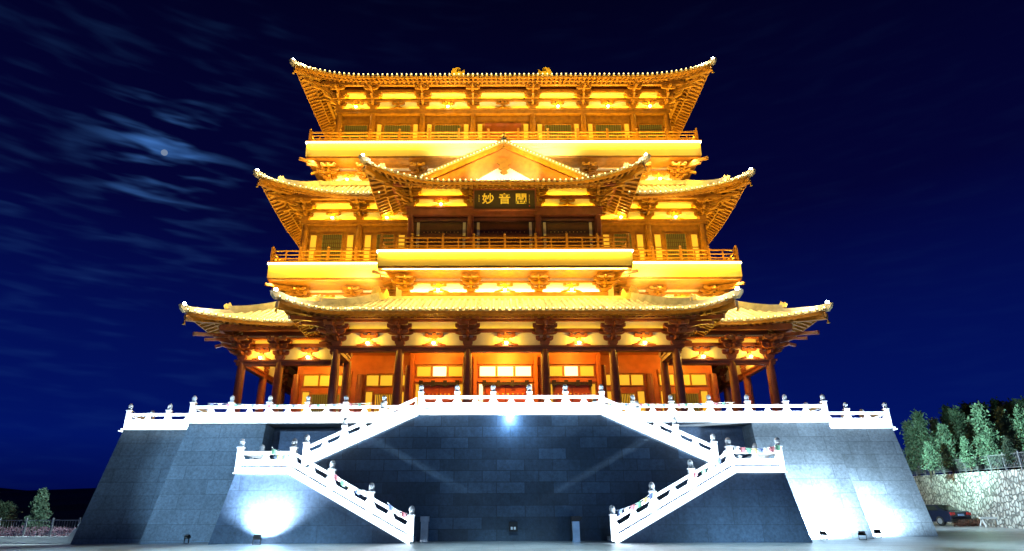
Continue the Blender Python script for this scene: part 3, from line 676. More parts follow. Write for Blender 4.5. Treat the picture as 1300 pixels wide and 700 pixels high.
for sg in (-1, 1):
    for xa, xb in ((7.75, 10.8), (12.1, 15.7)):
        wv = (xb - xa - .3) / 3
        for i in range(3): window(*sorted((sg * (xa + i * (wv + .15)), sg * (xa + i * (wv + .15) + wv))), 49.0, 10.6, 11.4, 'pane')
        window(*sorted((sg * (xa + .75), sg * (xb - .75))), 49.0, 7.3, 9.9, 'pane_dim' if xa > 9 else 'pane', bars=11, hbars=2)
        for q0, q1 in ((xa, xa + .5), (xb - .5, xb)): window(*sorted((sg * q0, sg * q1)), 49.0, 8.6, 10.1, 'pane')
        part('lintel', M['red_wall'], T, (*sorted((sg * (xa - .1), sg * (xb + .1))), 48.85, 48.996, 11.52, 11.8))
    point((sg * 13.9, 46.6, 12.3), 260, ORANGE, .2); point((sg * 9.2, 46.4, 12.2), 90, ORANGE, .2)
    point((sg * 17.7, 46.4, 12.5), 110, ORANGE, .12)
    b = MB(); b.lathe([(.1, 0), (.16, .1), (.1, .2)], (sg * 17.7, 46.4, 12.72), 10); b.build('ceiling_lamp', M['warmbulb'], T)
# ---- middle storey windows
for sg in (-1, 1):
    for xa, xb in ((12.25, 16.85), (7.9, 12.25)):
        a0 = xa + .45
        window(*sorted((sg * (xb - 1.0), sg * (xb - .5))), 48.75, 21.0, 23.35, 'pane', hbars=1)
        window(*sorted((sg * (a0 + .05), sg * (a0 + .55))), 48.75, 21.0, 23.35, 'pane', hbars=1)
        window(*sorted((sg * (a0 + 1.0), sg * (xb - 1.5))), 48.75, 21.0, 23.4, 'pane_dim', bars=9, hbars=5)
for xc, hw in ((-5.05, 1.95), (0, 2.2), (5.05, 1.95)):
    for sg in (-1, 1): part('light_panel', M['plaster'], T, (*sorted((xc + sg * hw, xc + sg * (hw - .22))), 45.7, 45.746, 21.9, 23.1), (*sorted((xc + sg * hw, xc + sg * (hw - .22))), 45.7, 45.746, 20.6, 21.75))
    dr = part('door', M['timber_shaded'], T, (xc - hw + .4, xc + hw - .4, 45.66, 45.746, 19.9, 22.9))
    st = MB()
    for zz in (20.6, 21.4, 22.2):
        for i in range(10): st.ball((xc - hw + .6 + (2 * hw - 1.2) * i / 9, 45.64, zz), .045, 6, 4)
    st.build('door_studs', M['brass'], dr)
part('lintel', M['timber_dark'], T, (-7.3, 7.3, 45.6, 45.744, 23.15, 23.45))
# ---- top storey windows
for i in range(7):
    xa, xb = X3[i], X3[i + 1]
    if i in (0, 6): window(xa + .55, xb - .5, 50.35, 33.2, 35.4, 'pane_dim', bars=10, hbars=3); continue
    window(xa + .45, xa + .85, 50.35, 33.0, 35.5, 'pane', hbars=1); window(xb - .85, xb - .45, 50.35, 33.0, 35.5, 'pane', hbars=1)
    if i == 3: part('door', M['timber_dark'], T, (xa + 1.1, xb - 1.1, 50.24, 50.346, 31.9, 35.6))
    else: window(xa + 1.15, xb - 1.15, 50.35, 33.2, 35.4, 'pane_dim', bars=10, hbars=2)

# ---- name board
pl = empty('name_board', (0, 43.6, 23.2), 'dark hanging name board with three gilded characters under the small gabled roof', 'name board')
t_ = Matrix.Rotation(R(-8), 4, 'X')
part('board', M['plaque'], pl, (-2.35, 2.35, 43.6, 43.72, 23.2, 24.85))
b = MB()
for q in ((-2.45, 2.45, 23.1, 23.2), (-2.45, 2.45, 24.85, 24.95)): b.box(q[0], q[1], 43.52, 43.74, q[2], q[3])
for q in ((-2.45, -2.352), (2.352, 2.45)): b.box(q[0], q[1], 43.52, 43.74, 23.203, 24.847)
b.build('board_frame', M['timber_dark'], pl)
def text(body, size, loc, parent, name):
    cu = bpy.data.curves.new(name, 'FONT'); cu.body = body; cu.size = size; cu.align_x = 'CENTER'; cu.align_y = 'CENTER'; cu.extrude = .025; cu.offset = .012 * size
    o = bpy.data.objects.new(name, cu); C.objects.link(o); dg = bpy.context.evaluated_depsgraph_get(); dg.update()
    me = bpy.data.meshes.new_from_object(o.evaluated_get(dg)); bpy.data.objects.remove(o)
    me.materials.clear(); me.materials.append(M['gold_leaf'])
    q = bpy.data.objects.new(name, me); C.objects.link(q); q.parent = parent; q.location = Vector(loc) - WL[parent.name]; q.rotation_euler = (R(90), 0, 0); WL[q.name] = Vector(loc)
    return q
M['gold_leaf'] = mat('gold_leaf', (0.95, 0.72, 0.12), 0.4, 0.0, var=0.15)
for ch, x in (('妙', -1.28), ('音', 0.0), ('閣', 1.28)): text(ch, 0.96, (x, 43.57, 24.03), pl, 'gilded_character')
for x, n_ in ((-1.98, 5), (1.92, 6)):
    b = MB()
    for i in range(n_):
        zz = 24.4 - i * .13
        b.box(x - .035, x + .035, 43.585, 43.599, zz, zz + .018); b.box(x - .01, x + .012, 43.585, 43.598, zz - .05, zz + .04); b.box(x - .03, x + .03, 43.585, 43.597, zz - .045, zz - .03)
    b.build('small_inscription', M['gold_leaf'], pl)
M['seal'] = mat('seal', (0.5, 0.06, 0.03), 0.6)
part('red_seal', M['seal'], pl, (1.88, 1.96, 43.585, 43.599, 23.42, 23.52))
spot((0, 42.6, 21.4), (0, 43.6, 24.1), 110, (1, .8, .2), 100)

# ---- warm lighting of the tower
def strips(p0, p1, width, direction, power, col, n=1):
    p0, p1 = Vector(p0), Vector(p1)
    for i in range(n): area(p0 + (p1 - p0) * (i / n), p0 + (p1 - p0) * ((i + 1) / n), width, direction, power, col)
# washing balcony bands from just below their light strips
area((-18.4, 45.85, 19.55), (-9.7, 45.85, 19.55), .12, (0, .55, -1), 9, GOLD); area((9.7, 45.85, 19.55), (18.4, 45.85, 19.55), .12, (0, .55, -1), 9, GOLD)
area((-9.4, 43.3, 19.5), (9.4, 43.3, 19.5), .12, (0, .55, -1), 4.5, GOLD)
area((-17, 47.25, 31.5), (17, 47.25, 31.5), .12, (0, .55, -1), 6, GOLD)
# lamps under each balcony lighting the skirt roof below
area((-9.2, 44.0, 18.3), (9.2, 44.0, 18.3), .2, (0, -.75, -1), 75, (1, .75, .20))
for sg in (-1, 1):
    area((sg * 10, 46.3, 18.25), (sg * 18.3, 46.3, 18.25), .2, (0, -.8, -1), 120, (1, .75, .20))
    area((sg * 18.4, 46.3, 18.25), (sg * 18.4, 58, 18.25), .2, (sg * .6, 0, -1), 30, GOLD)
    area((sg * 9.6, 47.6, 30.1), (sg * 17, 47.6, 30.1), .2, (0, -.6, -1), 60, (1, .75, .20))
    area((sg * 17.1, 47.6, 30.1), (sg * 17.1, 58, 30.1), .2, (sg * .6, 0, -1), 30, GOLD)
area((-8.5, 47.6, 30.1), (8.5, 47.6, 30.1), .2, (0, -.8, -.8), 22, GOLD)
# lamps on the skirt roofs washing the bracket zones, railings and eaves above
area((-9.0, 43.9, 16.5), (9.0, 43.9, 16.2), .2, (0, .5, 1), 26, WARM)
for sg in (-1, 1):
    area((sg * 10, 45.4, 16.7), (sg * 17.5, 45.4, 16.7), .2, (0, .55, 1), 30, WARM)
    area((sg * 10.5, 46.9, 27.6), (sg * 16.5, 46.9, 27.6), .2, (0, .55, 1), 34, WARM)
    area((sg * 9.8, 45.3, 19.4), (sg * 18.2, 45.3, 19.4), .15, (0, .6, 1), 26, WARM); area((sg * 9.8, 47.2, 19.95), (sg * 16.5, 47.2, 19.95), .15, (0, .15, 1), 32, WARM)
    area((sg * 18.9, 47, 20.0), (sg * 18.9, 60, 20.0), .15, (-sg * .3, 0, 1), 50, WARM)
    area((sg * 17.6, 48, 32.0), (sg * 17.6, 60, 32.0), .15, (-sg * .3, 0, 1), 60, WARM)
area((-9.3, 42.8, 19.6), (9.3, 42.8, 19.6), .12, (0, .8, .8), 9, WARM)
area((-17, 46.8, 31.3), (17, 46.8, 31.3), .15, (0, .45, 1), 30, WARM); area((-15, 48.6, 31.93), (15, 48.6, 31.93), .15, (0, .12, 1), 40, WARM)
for x in (-5.2, 5.2): point((x, 58.6, 48.9), 60, GOLD, .1)
# small floods on the ridge of the gabled porch roof against the gable and the top band
for sg in (-1, 1): spot((sg * 2.6, 43.4, 26.2), (sg * .4, 45.6, 27.6), 900, (1, .80, .34), 110)
for sg in (-1, 1): spot((sg * 3.5, 45.2, 29.4), (sg * 3.5, 47.5, 31.0), 900, (1, .90, .66), 120)
for sg in (-1, 1): spot((sg * 11.0, 45.2, 17.4), (sg * 11.4, 46.1, 19.2), 260, (1, .88, .6), 120)

# ================================================================== STONE PLATFORM
PF = empty('stone_platform', (0, 50, 0), 'battered dark granite platform with stepped bastions and white balustrades carrying the temple', 'platform')
def frustum(mb, x0, x1, y0, y1, z0, z1, bx0=0, bx1=0, by0=0):
    """block whose base is wider by bx0 / bx1 / by0 than its top"""
    mb.add([(x0 - bx0, y0 - by0, z0), (x1 + bx1, y0 - by0, z0), (x1 + bx1, y1, z0), (x0 - bx0, y1, z0), (x0, y0, z1), (x1, y0, z1), (x1, y1, z1), (x0, y1, z1)],
           [(3, 2, 1, 0), (4, 5, 6, 7), (0, 1, 5, 4), (1, 2, 6, 5), (2, 3, 7, 6), (3, 0, 4, 7)])
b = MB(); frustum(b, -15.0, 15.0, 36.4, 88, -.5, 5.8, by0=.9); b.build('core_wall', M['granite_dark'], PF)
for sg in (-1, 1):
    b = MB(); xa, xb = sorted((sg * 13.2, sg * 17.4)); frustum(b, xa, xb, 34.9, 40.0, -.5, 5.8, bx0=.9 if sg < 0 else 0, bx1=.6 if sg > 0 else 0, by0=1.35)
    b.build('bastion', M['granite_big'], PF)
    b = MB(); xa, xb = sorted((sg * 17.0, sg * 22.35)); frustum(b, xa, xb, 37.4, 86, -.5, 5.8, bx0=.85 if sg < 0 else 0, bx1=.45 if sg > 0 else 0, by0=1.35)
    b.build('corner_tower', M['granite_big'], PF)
part('terrace_floor', M['paving'], PF, (-22.3, 22.3, 37.45, 86, 5.803, 6.09), (-17.3, 17.3, 34.85, 37.448, 5.803, 6.09), (-4.4, 4.6, 31.6, 34.797, 5.803, 6.09))

# ---- white balustrades
def post_proto(h=1.02):
    b = MB(); b.box(-.12, .12, -.12, .12, 0, h); b.box(-.15, .15, -.15, .15, h + .001, h + .06)
    p = b.build('post', M['marble'], None, origin=(0, 0, 0))
    f = MB(); f.lathe([(.07, 0), (.12, .03), (.12, .09), (.09, .11), (.125, .15), (.13, .25), (.10, .33), (.03, .38)], (0, 0, h + .061), 10)
    fo = f.build('finial', M['finial'], None, origin=(0, 0, 0)); fo.parent = p
    return as_proto(p, [fo])
PP = post_proto()
def balustrade(parent, p0, p1, n, ends=(1, 1), light=None, power=26, zslab=.24):
    """slab, solid panel, pierced upper band and handrail between posts, sheared along a slope if p1 is higher"""
    p0, p1 = Vector(p0), Vector(p1); d = p1 - p0; hd = Vector((d.x, d.y, 0)); nrm = Vector((hd.y, -hd.x, 0)).normalized()
    b = MB()
    def F(u, v, t): return p0 + d * u + Vector((0, 0, v)) + nrm * t
    b.prism([(0, -.02), (1, -.02), (1, zslab), (0, zslab)], F, -.2, .2)
    L = hd.length
    for i in range(n):
        u0, u1 = i / n + .12 / L, (i + 1) / n - .12 / L; um = (u0 + u1) / 2; w_ = .06 / L; c_ = .13 / L
        z1, z2, z3 = zslab + .34, zslab + .56, zslab + .70
        b.prism([(u0, zslab + .001), (u1, zslab + .001), (u1, z1), (u0, z1)], F, -.07, .07)
        b.prism([(u0, z2), (u1, z2), (u1, z3), (u0, z3)], F, -.09, .09)
        for a0, a1 in ((u0, um - w_), (um + w_, u1)):   # corner haunches make the openings boat-shaped
            for q0, q1 in ((a0, a0 + c_), (a1, a1 - c_)):
                b.prism([(q0, z1 + .001), (q1, z1 + .001), (q0, z2 - .001)], F, -.055, .055)
        b.prism([(um - w_, z1 + .001), (um + w_, z1 + .001), (um + w_ * 1.8, z2 - .001), (um - w_ * 1.8, z2 - .001)], F, -.06, .06)
    o = b.build('balustrade', M['marble'], parent)
    for i in range(n + 1):
        if (i == 0 and not ends[0]) or (i == n and not ends[1]): continue
        q = p0 + d * (i / n); put(PP, o, q + Vector((0, 0, zslab * .2)), math.atan2(hd.y, hd.x))
    if light:      # LED strip carried on the outer foot of the slab
        out = Vector(light); s = MB()
        off = out * .55 + Vector((0, 0, -.02))
        s.beam(p0 + off, p1 + off, .05, .05)
        for i in range(n + 1): q = p0 + d * ((i + .02) / (n + .04)); s.beam(q + off, q + out * .19 + Vector((0, 0, -.0)), .03, .03)
        s.build('led_strip', M['coolline'], o)
        area(p0 + off + Vector((0, 0, .04)), p1 + off + Vector((0, 0, .04)), .06, -out * .22 + Vector((0, 0, 1)), power * 1.25, WHITE)
    return o
zb = 5.84; FR = (0, -1, 0)
for sg in (-1, 1):
    balustrade(PF, (sg * 17.35, 34.95, zb), (sg * 4.75, 34.95, zb), 6, light=FR)
    balustrade(PF, (sg * 17.35, 37.3, zb), (sg * 17.35, 35.1, zb), 1, ends=(0, 0))
    balustrade(PF, (sg * 22.25, 37.5, zb - .02), (sg * 17.6, 37.5, zb - .02), 2, ends=(1, 1), light=FR)
    balustrade(PF, (sg * 22.25, 56, zb - .02), (sg * 22.25, 37.7, zb - .02), 8, ends=(1, 0), light=(sg, 0, 0))

# ---- stairs
def staircase(sg, label, x_up0, x_up1, x_lo, x_end):
    S = empty('staircase', (sg * 8.2, 30.4, 0), label, 'staircase')
    zl = 2.95
    sx = lambda v: sg * v
    # front block under the lower flight and landing: outline in x,z
    fn = lambda u, v, t: Vector((sx(u), t, v))
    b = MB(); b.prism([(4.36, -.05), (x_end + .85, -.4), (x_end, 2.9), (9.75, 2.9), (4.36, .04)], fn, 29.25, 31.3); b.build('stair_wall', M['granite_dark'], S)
    st = MB(); n = 18
    for i in range(n):
        xa = 4.4 + (9.75 - 4.4) * i / n; st.box(*sorted((sx(xa), sx(xa + 5.35 / n + .04))), 29.5, 31.35, .05 + 3.0 * i / n, .05 + 3.0 * (i + 1) / n)
    st.build('steps', M['paving'], S)
    part('landing', M['paving'], S, (*sorted((sx(9.8), sx(x_end))), 29.3, 34.2, 2.905, 3.1))
    b = MB(); b.box(*sorted((sx(9.9), sx(x_end))), 31.302, 34.5, -.3, 2.9); b.build('landing_wall', M['granite_dark'], S)
    st = MB()
    for i in range(n):
        xa = 9.9 - (9.9 - 4.45) * i / n; st.box(*sorted((sx(xa), sx(xa - 5.45 / n - .04))), 31.75, 34.3, 3.1 + 2.95 * i / n, 3.1 + 2.95 * (i + 1) / n)
    st.build('steps', M['paving'], S)
    balustrade(S, (sx(4.36), 29.25, .02), (sx(9.78), 29.25, 2.88), 3, light=FR, power=34)
    balustrade(S, (sx(9.78), 29.25, 2.88), (sx(x_end - .1), 29.25, 2.88), 1, ends=(0, 1), light=FR, power=30)
    balustrade(S, (sx(x_end - .12), 34.2, 2.88), (sx(x_end - .12), 29.4, 2.88), 2, ends=(1, 0))
    balustrade(S, (sx(9.9), 31.55, 3.32), (sx(4.5), 31.55, 5.74), 3, ends=(1, 0), light=FR, power=34)
    return S
SL_ = staircase(-1, 'left double-flight stone staircase, its outer wall hit by a round pool of white light', 4.4, 9.9, 4.36, 12.25)
SR_ = staircase(1, 'right double-flight stone staircase, its outer wall in plain dark blue shade', 4.4, 9.9, 4.36, 12.1)
LW = empty('landing_block', (0, 32, 0), 'tall dark granite block in the centre below the upper stair landing', 'stone wall')
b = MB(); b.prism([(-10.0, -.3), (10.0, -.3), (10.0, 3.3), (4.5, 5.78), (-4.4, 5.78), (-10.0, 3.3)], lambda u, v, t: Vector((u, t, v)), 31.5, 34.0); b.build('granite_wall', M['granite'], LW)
balustrade(LW, (-4.42, 31.53, 5.76), (4.58, 31.53, 5.76), 5, light=FR, power=30)
# small lamp hung under the upper landing
b = MB(); b.ball((-.02, 31.1, 5.62), .09, 10, 6); b.box(-.12, .08, 31.2, 31.48, 5.56, 5.7)
tag(b.build('landing_lamp', M['bulb'], None), 'small white lamp under the middle of the upper landing balustrade', 'lamp'); point((-.02, 30.9, 5.5), 60, COOL, .08)

# ================================================================== FLOODLIGHTS AND SMALL THINGS
M['black'] = mat('black', (0.02, 0.02, 0.022), 0.5, 0.2)
M['steel'] = mat('steel', (0.45, 0.47, 0.50), 0.35, 0.7)
def floodlight(x, y, rz, label, power, target, lit=True, size=150, col=WHITE, blend=.4):
    z0 = gz(x, y)
    f = empty('floodlight', (x, y, z0), label, 'floodlight', 'ground floodlights at the foot of the walls')
    Rz = Matrix.Rotation(rz, 3, 'Z'); tl = Matrix.Rotation(R(-35), 3, 'X')
    def mk(name, m, boxes, tilt=True):
        b = MB()
        for q in boxes:
            k = MB(); k.box(*q); b.add([Vector((x, y, z0)) + Rz @ ((tl @ (v - Vector((0, 0, .28))) + Vector((0, 0, .28))) if tilt else v) for v in k.v], k.f)
        return b.build(name, m, f)
    mk('housing', M['black'], [(-.14, .14, -.08, .03, .2, .36), (-.11, .11, -.11, -.081, .23, .33)])
    mk('lens', M['bulb'] if lit else M['dark_glass'], [(-.12, .12, .031, .045, .215, .345)])
    mk('bracket', M['black'], [(-.17, -.145, -.025, .025, .0, .28), (.145, .17, -.025, .025, .0, .28), (-.144, .144, -.04, .04, 0, .025)], False)
    if power:
        p = Vector((x, y, z0 + .3)) + Rz @ Vector((0, .16, .1)); spot(p, target, power, col, size, blend, .08)
    return f
floodlight(-10.6, 28.3, 0, 'glaring floodlight on the ground against the left staircase wall', 2300, (-10.6, 29.25, 1.55), size=136, blend=.85)
floodlight(18.9, 35.0, R(-5), 'glaring floodlight at the foot of the right-hand corner tower', 2500, (19.2, 36.6, 2.2), size=165)
floodlight(14.9, 32.5, R(-10), 'floodlight beside the right bastion, half behind the right staircase', 3600, (15.3, 34.3, 2.6), size=165)
floodlight(16.6, 32.2, R(160), 'small unlit floodlight lying in front of the bright right bastion', 0, None, lit=False)
floodlight(-15.2, 32.0, R(150), 'small unlit floodlight in front of the left bastion', 0, None, lit=False)
# added unseen spot lamps, behind and high over the forecourt, lighting walls and paving
spot((11, -2, 10), (-20.6, 37, 6.2), 11000, (.42, .70, 1.0), 15, 1.0, .15); spot((-22, -2, 10), (-15, 34.5, 3.6), 24000, (.36, .66, 1.0), 19, .7, .15); spot((-34, -2, 9), (-19, 37, 6), 1200, (.30, .55, 1.0), 30, 1.0, .4)
spot((6, -6, 7), (0, 32, 2.5), 2000, (0.02, 0.34, 1.0), 55, .9, .5)
spot((-6, -2, 4), (19, 36.5, 5), 4200, (0.34, 0.56, 1.0), 30, 1.0, .15); spot((34, -2, 9), (20, 37, 5), 1500, (0.30, 0.50, 1.0), 30, 1.0, .4)
for x in (-18, -9, 0, 9, 18): spot((x, 11, 14), (x * 1.1, 24, 0), 20000, (.52, .85, 1.0), 31, .9, .5)

# two steel bins at the foot of the landing block
for x, lab in ((-3.95, 'plain grey steel litter post beside the foot of the left staircase'), (2.93, 'grey steel litter post with dark hood on the right before the dark wall')):
    e = empty('litter_post', (x, 30.9, 0), lab, 'litter bin')
    b = MB(); b.box(x - .16, x + .16, 30.75, 31.05, 0, .85); b.build('post_body', M['steel'], e)
    b = MB(); b.prism([(-.19, .855), (.19, .855), (.3 if x > 0 else .19, 1.0), (.19, 1.08), (-.19, 1.08)], lambda u, v, t: Vector((x + u, t, v)), 30.7, 31.1); b.build('hood', M['black'] if x > 0 else M['steel'], e)
e = empty('junction_box', (.1, 31.2, 0), 'small dark junction box with pale sockets low on the central wall', 'junction box')
part('case', M['black'], e, (-.1, .3, 31.25, 31.49, .42, .85)); part('socket', M['marble'], e, (-.02, .07, 31.22, 31.248, .5, .62)); part('socket', M['marble'], e, (.12, .21, 31.22, 31.248, .5, .62))

# prayer flags
FLC = [mat('flag_' + n_, c_, .8, var=.15) for n_, c_ in (('blue', (.16, .22, .42)), ('white', (.75, .75, .75)), ('red', (.42, .14, .16)), ('green', (.14, .32, .2)), ('yellow', (.6, .5, .2)))]
def flags(p0, p1, n, label, sag=.25, size=.22, k0=0):
    p0, p1 = Vector(p0), Vector(p1); e = empty('prayer_flag_string', p0, label, 'prayer flags', 'strings of prayer flags tied to the balustrades')
    pts = [p0 + (p1 - p0) * (i / 12) - Vector((0, 0, sag * math.sin(math.pi * i / 12))) for i in range(13)]
    b = MB(); b.tube(pts, .012, 4); b.build('cord', FLC[1], e)
    for i in range(n):
        f = (i + .5) / n; q = p0 + (p1 - p0) * f - Vector((0, 0, sag * math.sin(math.pi * f))); u = (p1 - p0).normalized()
        b = MB(); w_ = size * .5; m_ = 3; vs = []
        for j in range(m_ + 1):
            for i2 in range(m_ + 1):
                vs.append(q + u * ((i2 / m_ - .5) * size) - Vector((0, 0, j / m_ * size * random.uniform(.9, 1.1))) + Vector((0, -.02 - .05 * math.sin(i2 * 1.7 + i) * j / m_, 0)))
        b.add(vs, [(j * (m_ + 1) + i2, j * (m_ + 1) + i2 + 1, (j + 1) * (m_ + 1) + i2 + 1, (j + 1) * (m_ + 1) + i2) for j in range(m_) for i2 in range(m_)])
        b.build('flag', FLC[(i + k0) % 5], e)
flags((4.5, 29.0, 1.3), (6.2, 29.0, 2.1), 6, 'prayer flags on the lowest panel of the right staircase', .12)
flags((7.9, 29.0, 2.85), (9.7, 29.0, 4.0), 5, 'prayer flags below the mid landing of the right staircase', .25, k0=2)
flags((9.9, 29.0, 4.0), (12.0, 29.0, 4.05), 8, 'prayer flags along the mid landing railing of the right staircase', .15, k0=1)
flags((-7.9, 29.0, 2.95), (-6.2, 29.0, 2.1), 5, 'prayer flags half way up the lower flight of the left staircase', .2, k0=2)
flags((-5.4, 29.0, 1.65), (-4.5, 29.0, 1.2), 3, 'prayer flags near the bottom post of the left staircase', .08, k0=0)
flags((-10.7, 29.0, 4.0), (-9.6, 29.0, 3.9), 4, 'prayer flags at the mid landing corner of the left staircase', .3, k0=3)
flags((-16.5, 34.8, 6.9), (-7.5, 34.8, 6.9), 20, 'long prayer flag string on the left terrace balustrade', .1, size=.15, k0=0)
flags((5.0, 34.8, 6.9), (12.4, 34.8, 6.9), 18, 'long prayer flag string on the right terrace balustrade', .1, size=.15, k0=2)

# ================================================================== RIGHT SIDE: retaining wall, fence, trees, car
def rubble():
    m = bpy.data.materials.new('rubble'); m.use_nodes = True; t = m.node_tree; b = t.nodes['Principled BSDF']; b.inputs['Roughness'].default_value = .85
    tcx = t.nodes.new('ShaderNodeTexCoord')
    n0 = t.nodes.new('ShaderNodeTexNoise'); n0.inputs['Scale'].default_value = 2.2; t.links.new(tcx.outputs['Object'], n0.inputs['Vector'])
    mx = t.nodes.new('ShaderNodeMix'); mx.data_type = 'VECTOR'; mx.inputs['Factor'].default_value = .08
    t.links.new(tcx.outputs['Object'], mx.inputs['A']); t.links.new(n0.outputs['Color'], mx.inputs['B'])
    v = t.nodes.new('ShaderNodeTexVoronoi'); v.feature = 'DISTANCE_TO_EDGE'; v.inputs['Scale'].default_value = 2.9
    v2 = t.nodes.new('ShaderNodeTexVoronoi'); v2.inputs['Scale'].default_value = 2.9
    t.links.new(mx.outputs['Result'], v.inputs['Vector']); t.links.new(mx.outputs['Result'], v2.inputs['Vector'])
    r = t.nodes.new('ShaderNodeValToRGB'); r.color_ramp.elements[0].position = .05; r.color_ramp.elements[1].position = .14
    r.color_ramp.elements[0].color = (.30, .30, .30, 1); r.color_ramp.elements[1].color = (1, 1, 1, 1); t.links.new(v.outputs['Distance'], r.inputs[0])
    r2 = t.nodes.new('ShaderNodeValToRGB'); r2.color_ramp.elements[0].color = (.30, .30, .28, 1); r2.color_ramp.elements[1].color = (.75, .75, .70, 1); t.links.new(v2.outputs['Color'], r2.inputs[0])
    mm = t.nodes.new('ShaderNodeMix'); mm.data_type = 'RGBA'; mm.blend_type = 'MULTIPLY'; mm.inputs['Factor'].default_value = 1
    t.links.new(r2.outputs[0], mm.inputs['A']); t.links.new(r.outputs[0], mm.inputs['B']); t.links.new(mm.outputs['Result'], b.inputs['Base Color'])
    bp = t.nodes.new('ShaderNodeBump'); bp.inputs['Strength'].default_value = .8; bp.inputs['Distance'].default_value = .12
    t.links.new(r.outputs[0], bp.inputs['Height']); t.links.new(bp.outputs[0], b.inputs['Normal'])
    return m
M['rubble'] = rubble()
ZT = lambda y: 3.8 + (y - 42) * .033
WX = lambda y: 32.6 + (y - 42) * (36.6 - 32.6) / 15.5
b = MB(); ys_ = [14, 34, 42, 50, 58, 74]; NS = len(ys_) - 1
b.add([v for y in ys_ for v in ((WX(y) - .25, y, -.3), (WX(y), y, ZT(y)), (WX(y) + .6, y, ZT(y)), (WX(y) + .6, y, -.3))],
      [f for i in range(NS) for f in ((i * 4, i * 4 + 1, i * 4 + 5, i * 4 + 4), (i * 4 + 1, i * 4 + 2, i * 4 + 6, i * 4 + 5), (i * 4 + 2, i * 4 + 3, i * 4 + 7, i * 4 + 6))] + [(0, 3, 2, 1), (NS * 4, NS * 4 + 1, NS * 4 + 2, NS * 4 + 3)])
tag(b.build('retaining_wall', M['rubble'], None), 'pale rubble stone retaining wall on the right below the trees', 'stone wall')
M['soil'] = mat('soil', (.05, .045, .03), .95, var=.4, scale=.8)
b = MB(); vs = []
for y in ys_: vs += [(WX(y) + .58, y, ZT(y) - .04), (WX(y) + 10, y, ZT(y) + .4), (WX(y) + 60, y, 6.5), (WX(y) + 300, y, 10)]
b.add(vs, [(i * 4 + k, i * 4 + k + 1, i * 4 + k + 5, i * 4 + k + 4) for i in range(NS) for k in range(3)])
tag(b.build('terrain', M['soil'], None), kind='structure')
fe = empty('railing_fence', (WX(48), 48, 3.98), 'dark metal bar fence along the top of the rubble retaining wall', 'fence')
b = MB()
for z_ in (.17, 1.02): b.beam((WX(14) + .3, 14, ZT(14) + z_), (WX(74) + .3, 74, ZT(74) + z_), .05, .05)
for i in range(300):
    y = 14 + 60 * i / 300; b.box(WX(y) + .29, WX(y) + .31, y - .01, y + .01, ZT(y) + .18, ZT(y) + 1.0)
b.build('bars', M['steel'], fe)
pb = MB(); pb.box(-.04, .04, -.04, .04, 0, 1.15); pproto = as_proto(pb.build('fence_post', M['steel'], None, origin=(0, 0, 0)))
for i in range(31): put(pproto, fe, (WX(14 + 2 * i) + .3, 14 + 2 * i, ZT(14 + 2 * i)))
def leafmat(name, col, var=.5):
    return mat(name, col, .7, var=var, scale=1.2)
M['leaf_pale'] = leafmat('leaf_pale', (.085, .15, .095)); M['leaf_dark'] = leafmat('leaf_dark', (.045, .085, .05)); M['bark'] = mat('bark', (.10, .08, .06), .9)
def tree_meshes(hgt, rad, n, seed, shape):
    """conical or rounded crown of small leaf blades set on real limbs"""
    rnd = random.Random(seed); tr, cr_ = MB(), MB()
    tr.tube([(0, 0, 0), (.03 * hgt * rnd.uniform(-1, 1), 0, hgt * .4), (0, .02 * hgt, hgt * .95)], .035 * hgt ** .8, 6, .01)
    for i in range(n):
        f = rnd.random() ** (.85 if shape == 'cone' else .7); z0 = hgt * (.10 + .86 * f)
        rr = rad * ((1 - f) ** .8 + .06) if shape == 'cone' else rad * (math.sin(math.pi * (.12 + .8 * f)) ** .7)
        a = rnd.uniform(0, 2 * math.pi); L = rr * rnd.uniform(.55, 1.12)
        tip = Vector((L * math.cos(a), L * math.sin(a), z0 + L * rnd.uniform(.05, .55))); base = Vector((0, 0, z0 - .1))
        tr.beam(base, base + (tip - base) * .9, .025, .025)
        for j in range(16):
            q = base + (tip - base) * rnd.uniform(.25, 1.0) + Vector((rnd.gauss(0, .12), rnd.gauss(0, .12), rnd.gauss(0, .1))) * (hgt / 5)
            u = Vector((rnd.gauss(0, 1), rnd.gauss(0, 1), rnd.gauss(.5, .8))).normalized(); v = u.orthogonal().normalized(); v.rotate(Matrix.Rotation(rnd.uniform(0, 6.28), 3, u))
            l_, w_ = rnd.uniform(.16, .34) * (hgt / 5) ** .5, rnd.uniform(.05, .10) * (hgt / 5) ** .5
            cr_.add([q - v * w_ * .4, q + u * l_ * .5 - v * w_, q + u * l_, q + u * l_ * .5 + v * w_], [(0, 1, 2, 3)])
    return tr, cr_
TREE = []
for k, (hh, rr, n_, sh, lm) in enumerate(((5.0, 1.4, 200, 'cone', 'leaf_pale'), (6.0, 1.2, 220, 'cone', 'leaf_pale'), (5.2, 2.1, 230, 'round', 'leaf_dark'), (8.0, 2.0, 260, 'cone', 'leaf_dark'))):
    t_, c_ = tree_meshes(hh, rr, n_, 11 + k, sh)
    to = t_.build('trunk', M['bark'], None, origin=(0, 0, 0)); co = c_.build('crown', M[lm], None, origin=(0, 0, 0)); TREE.append((as_proto(to), as_proto(co), hh))
def tree(k, loc, hgt, label, cat='tree', group=None, name='young_tree', rz=0):
    e = empty(name, loc, label, cat, group); s_ = hgt / TREE[k][2]
    for p_ in TREE[k][:2]:
        o = p_.copy(); C.objects.link(o); o.parent = e; o.scale = (s_,) * 3; o.rotation_euler = (0, 0, rz)
    return e
G_R = 'young trees above the rubble wall'
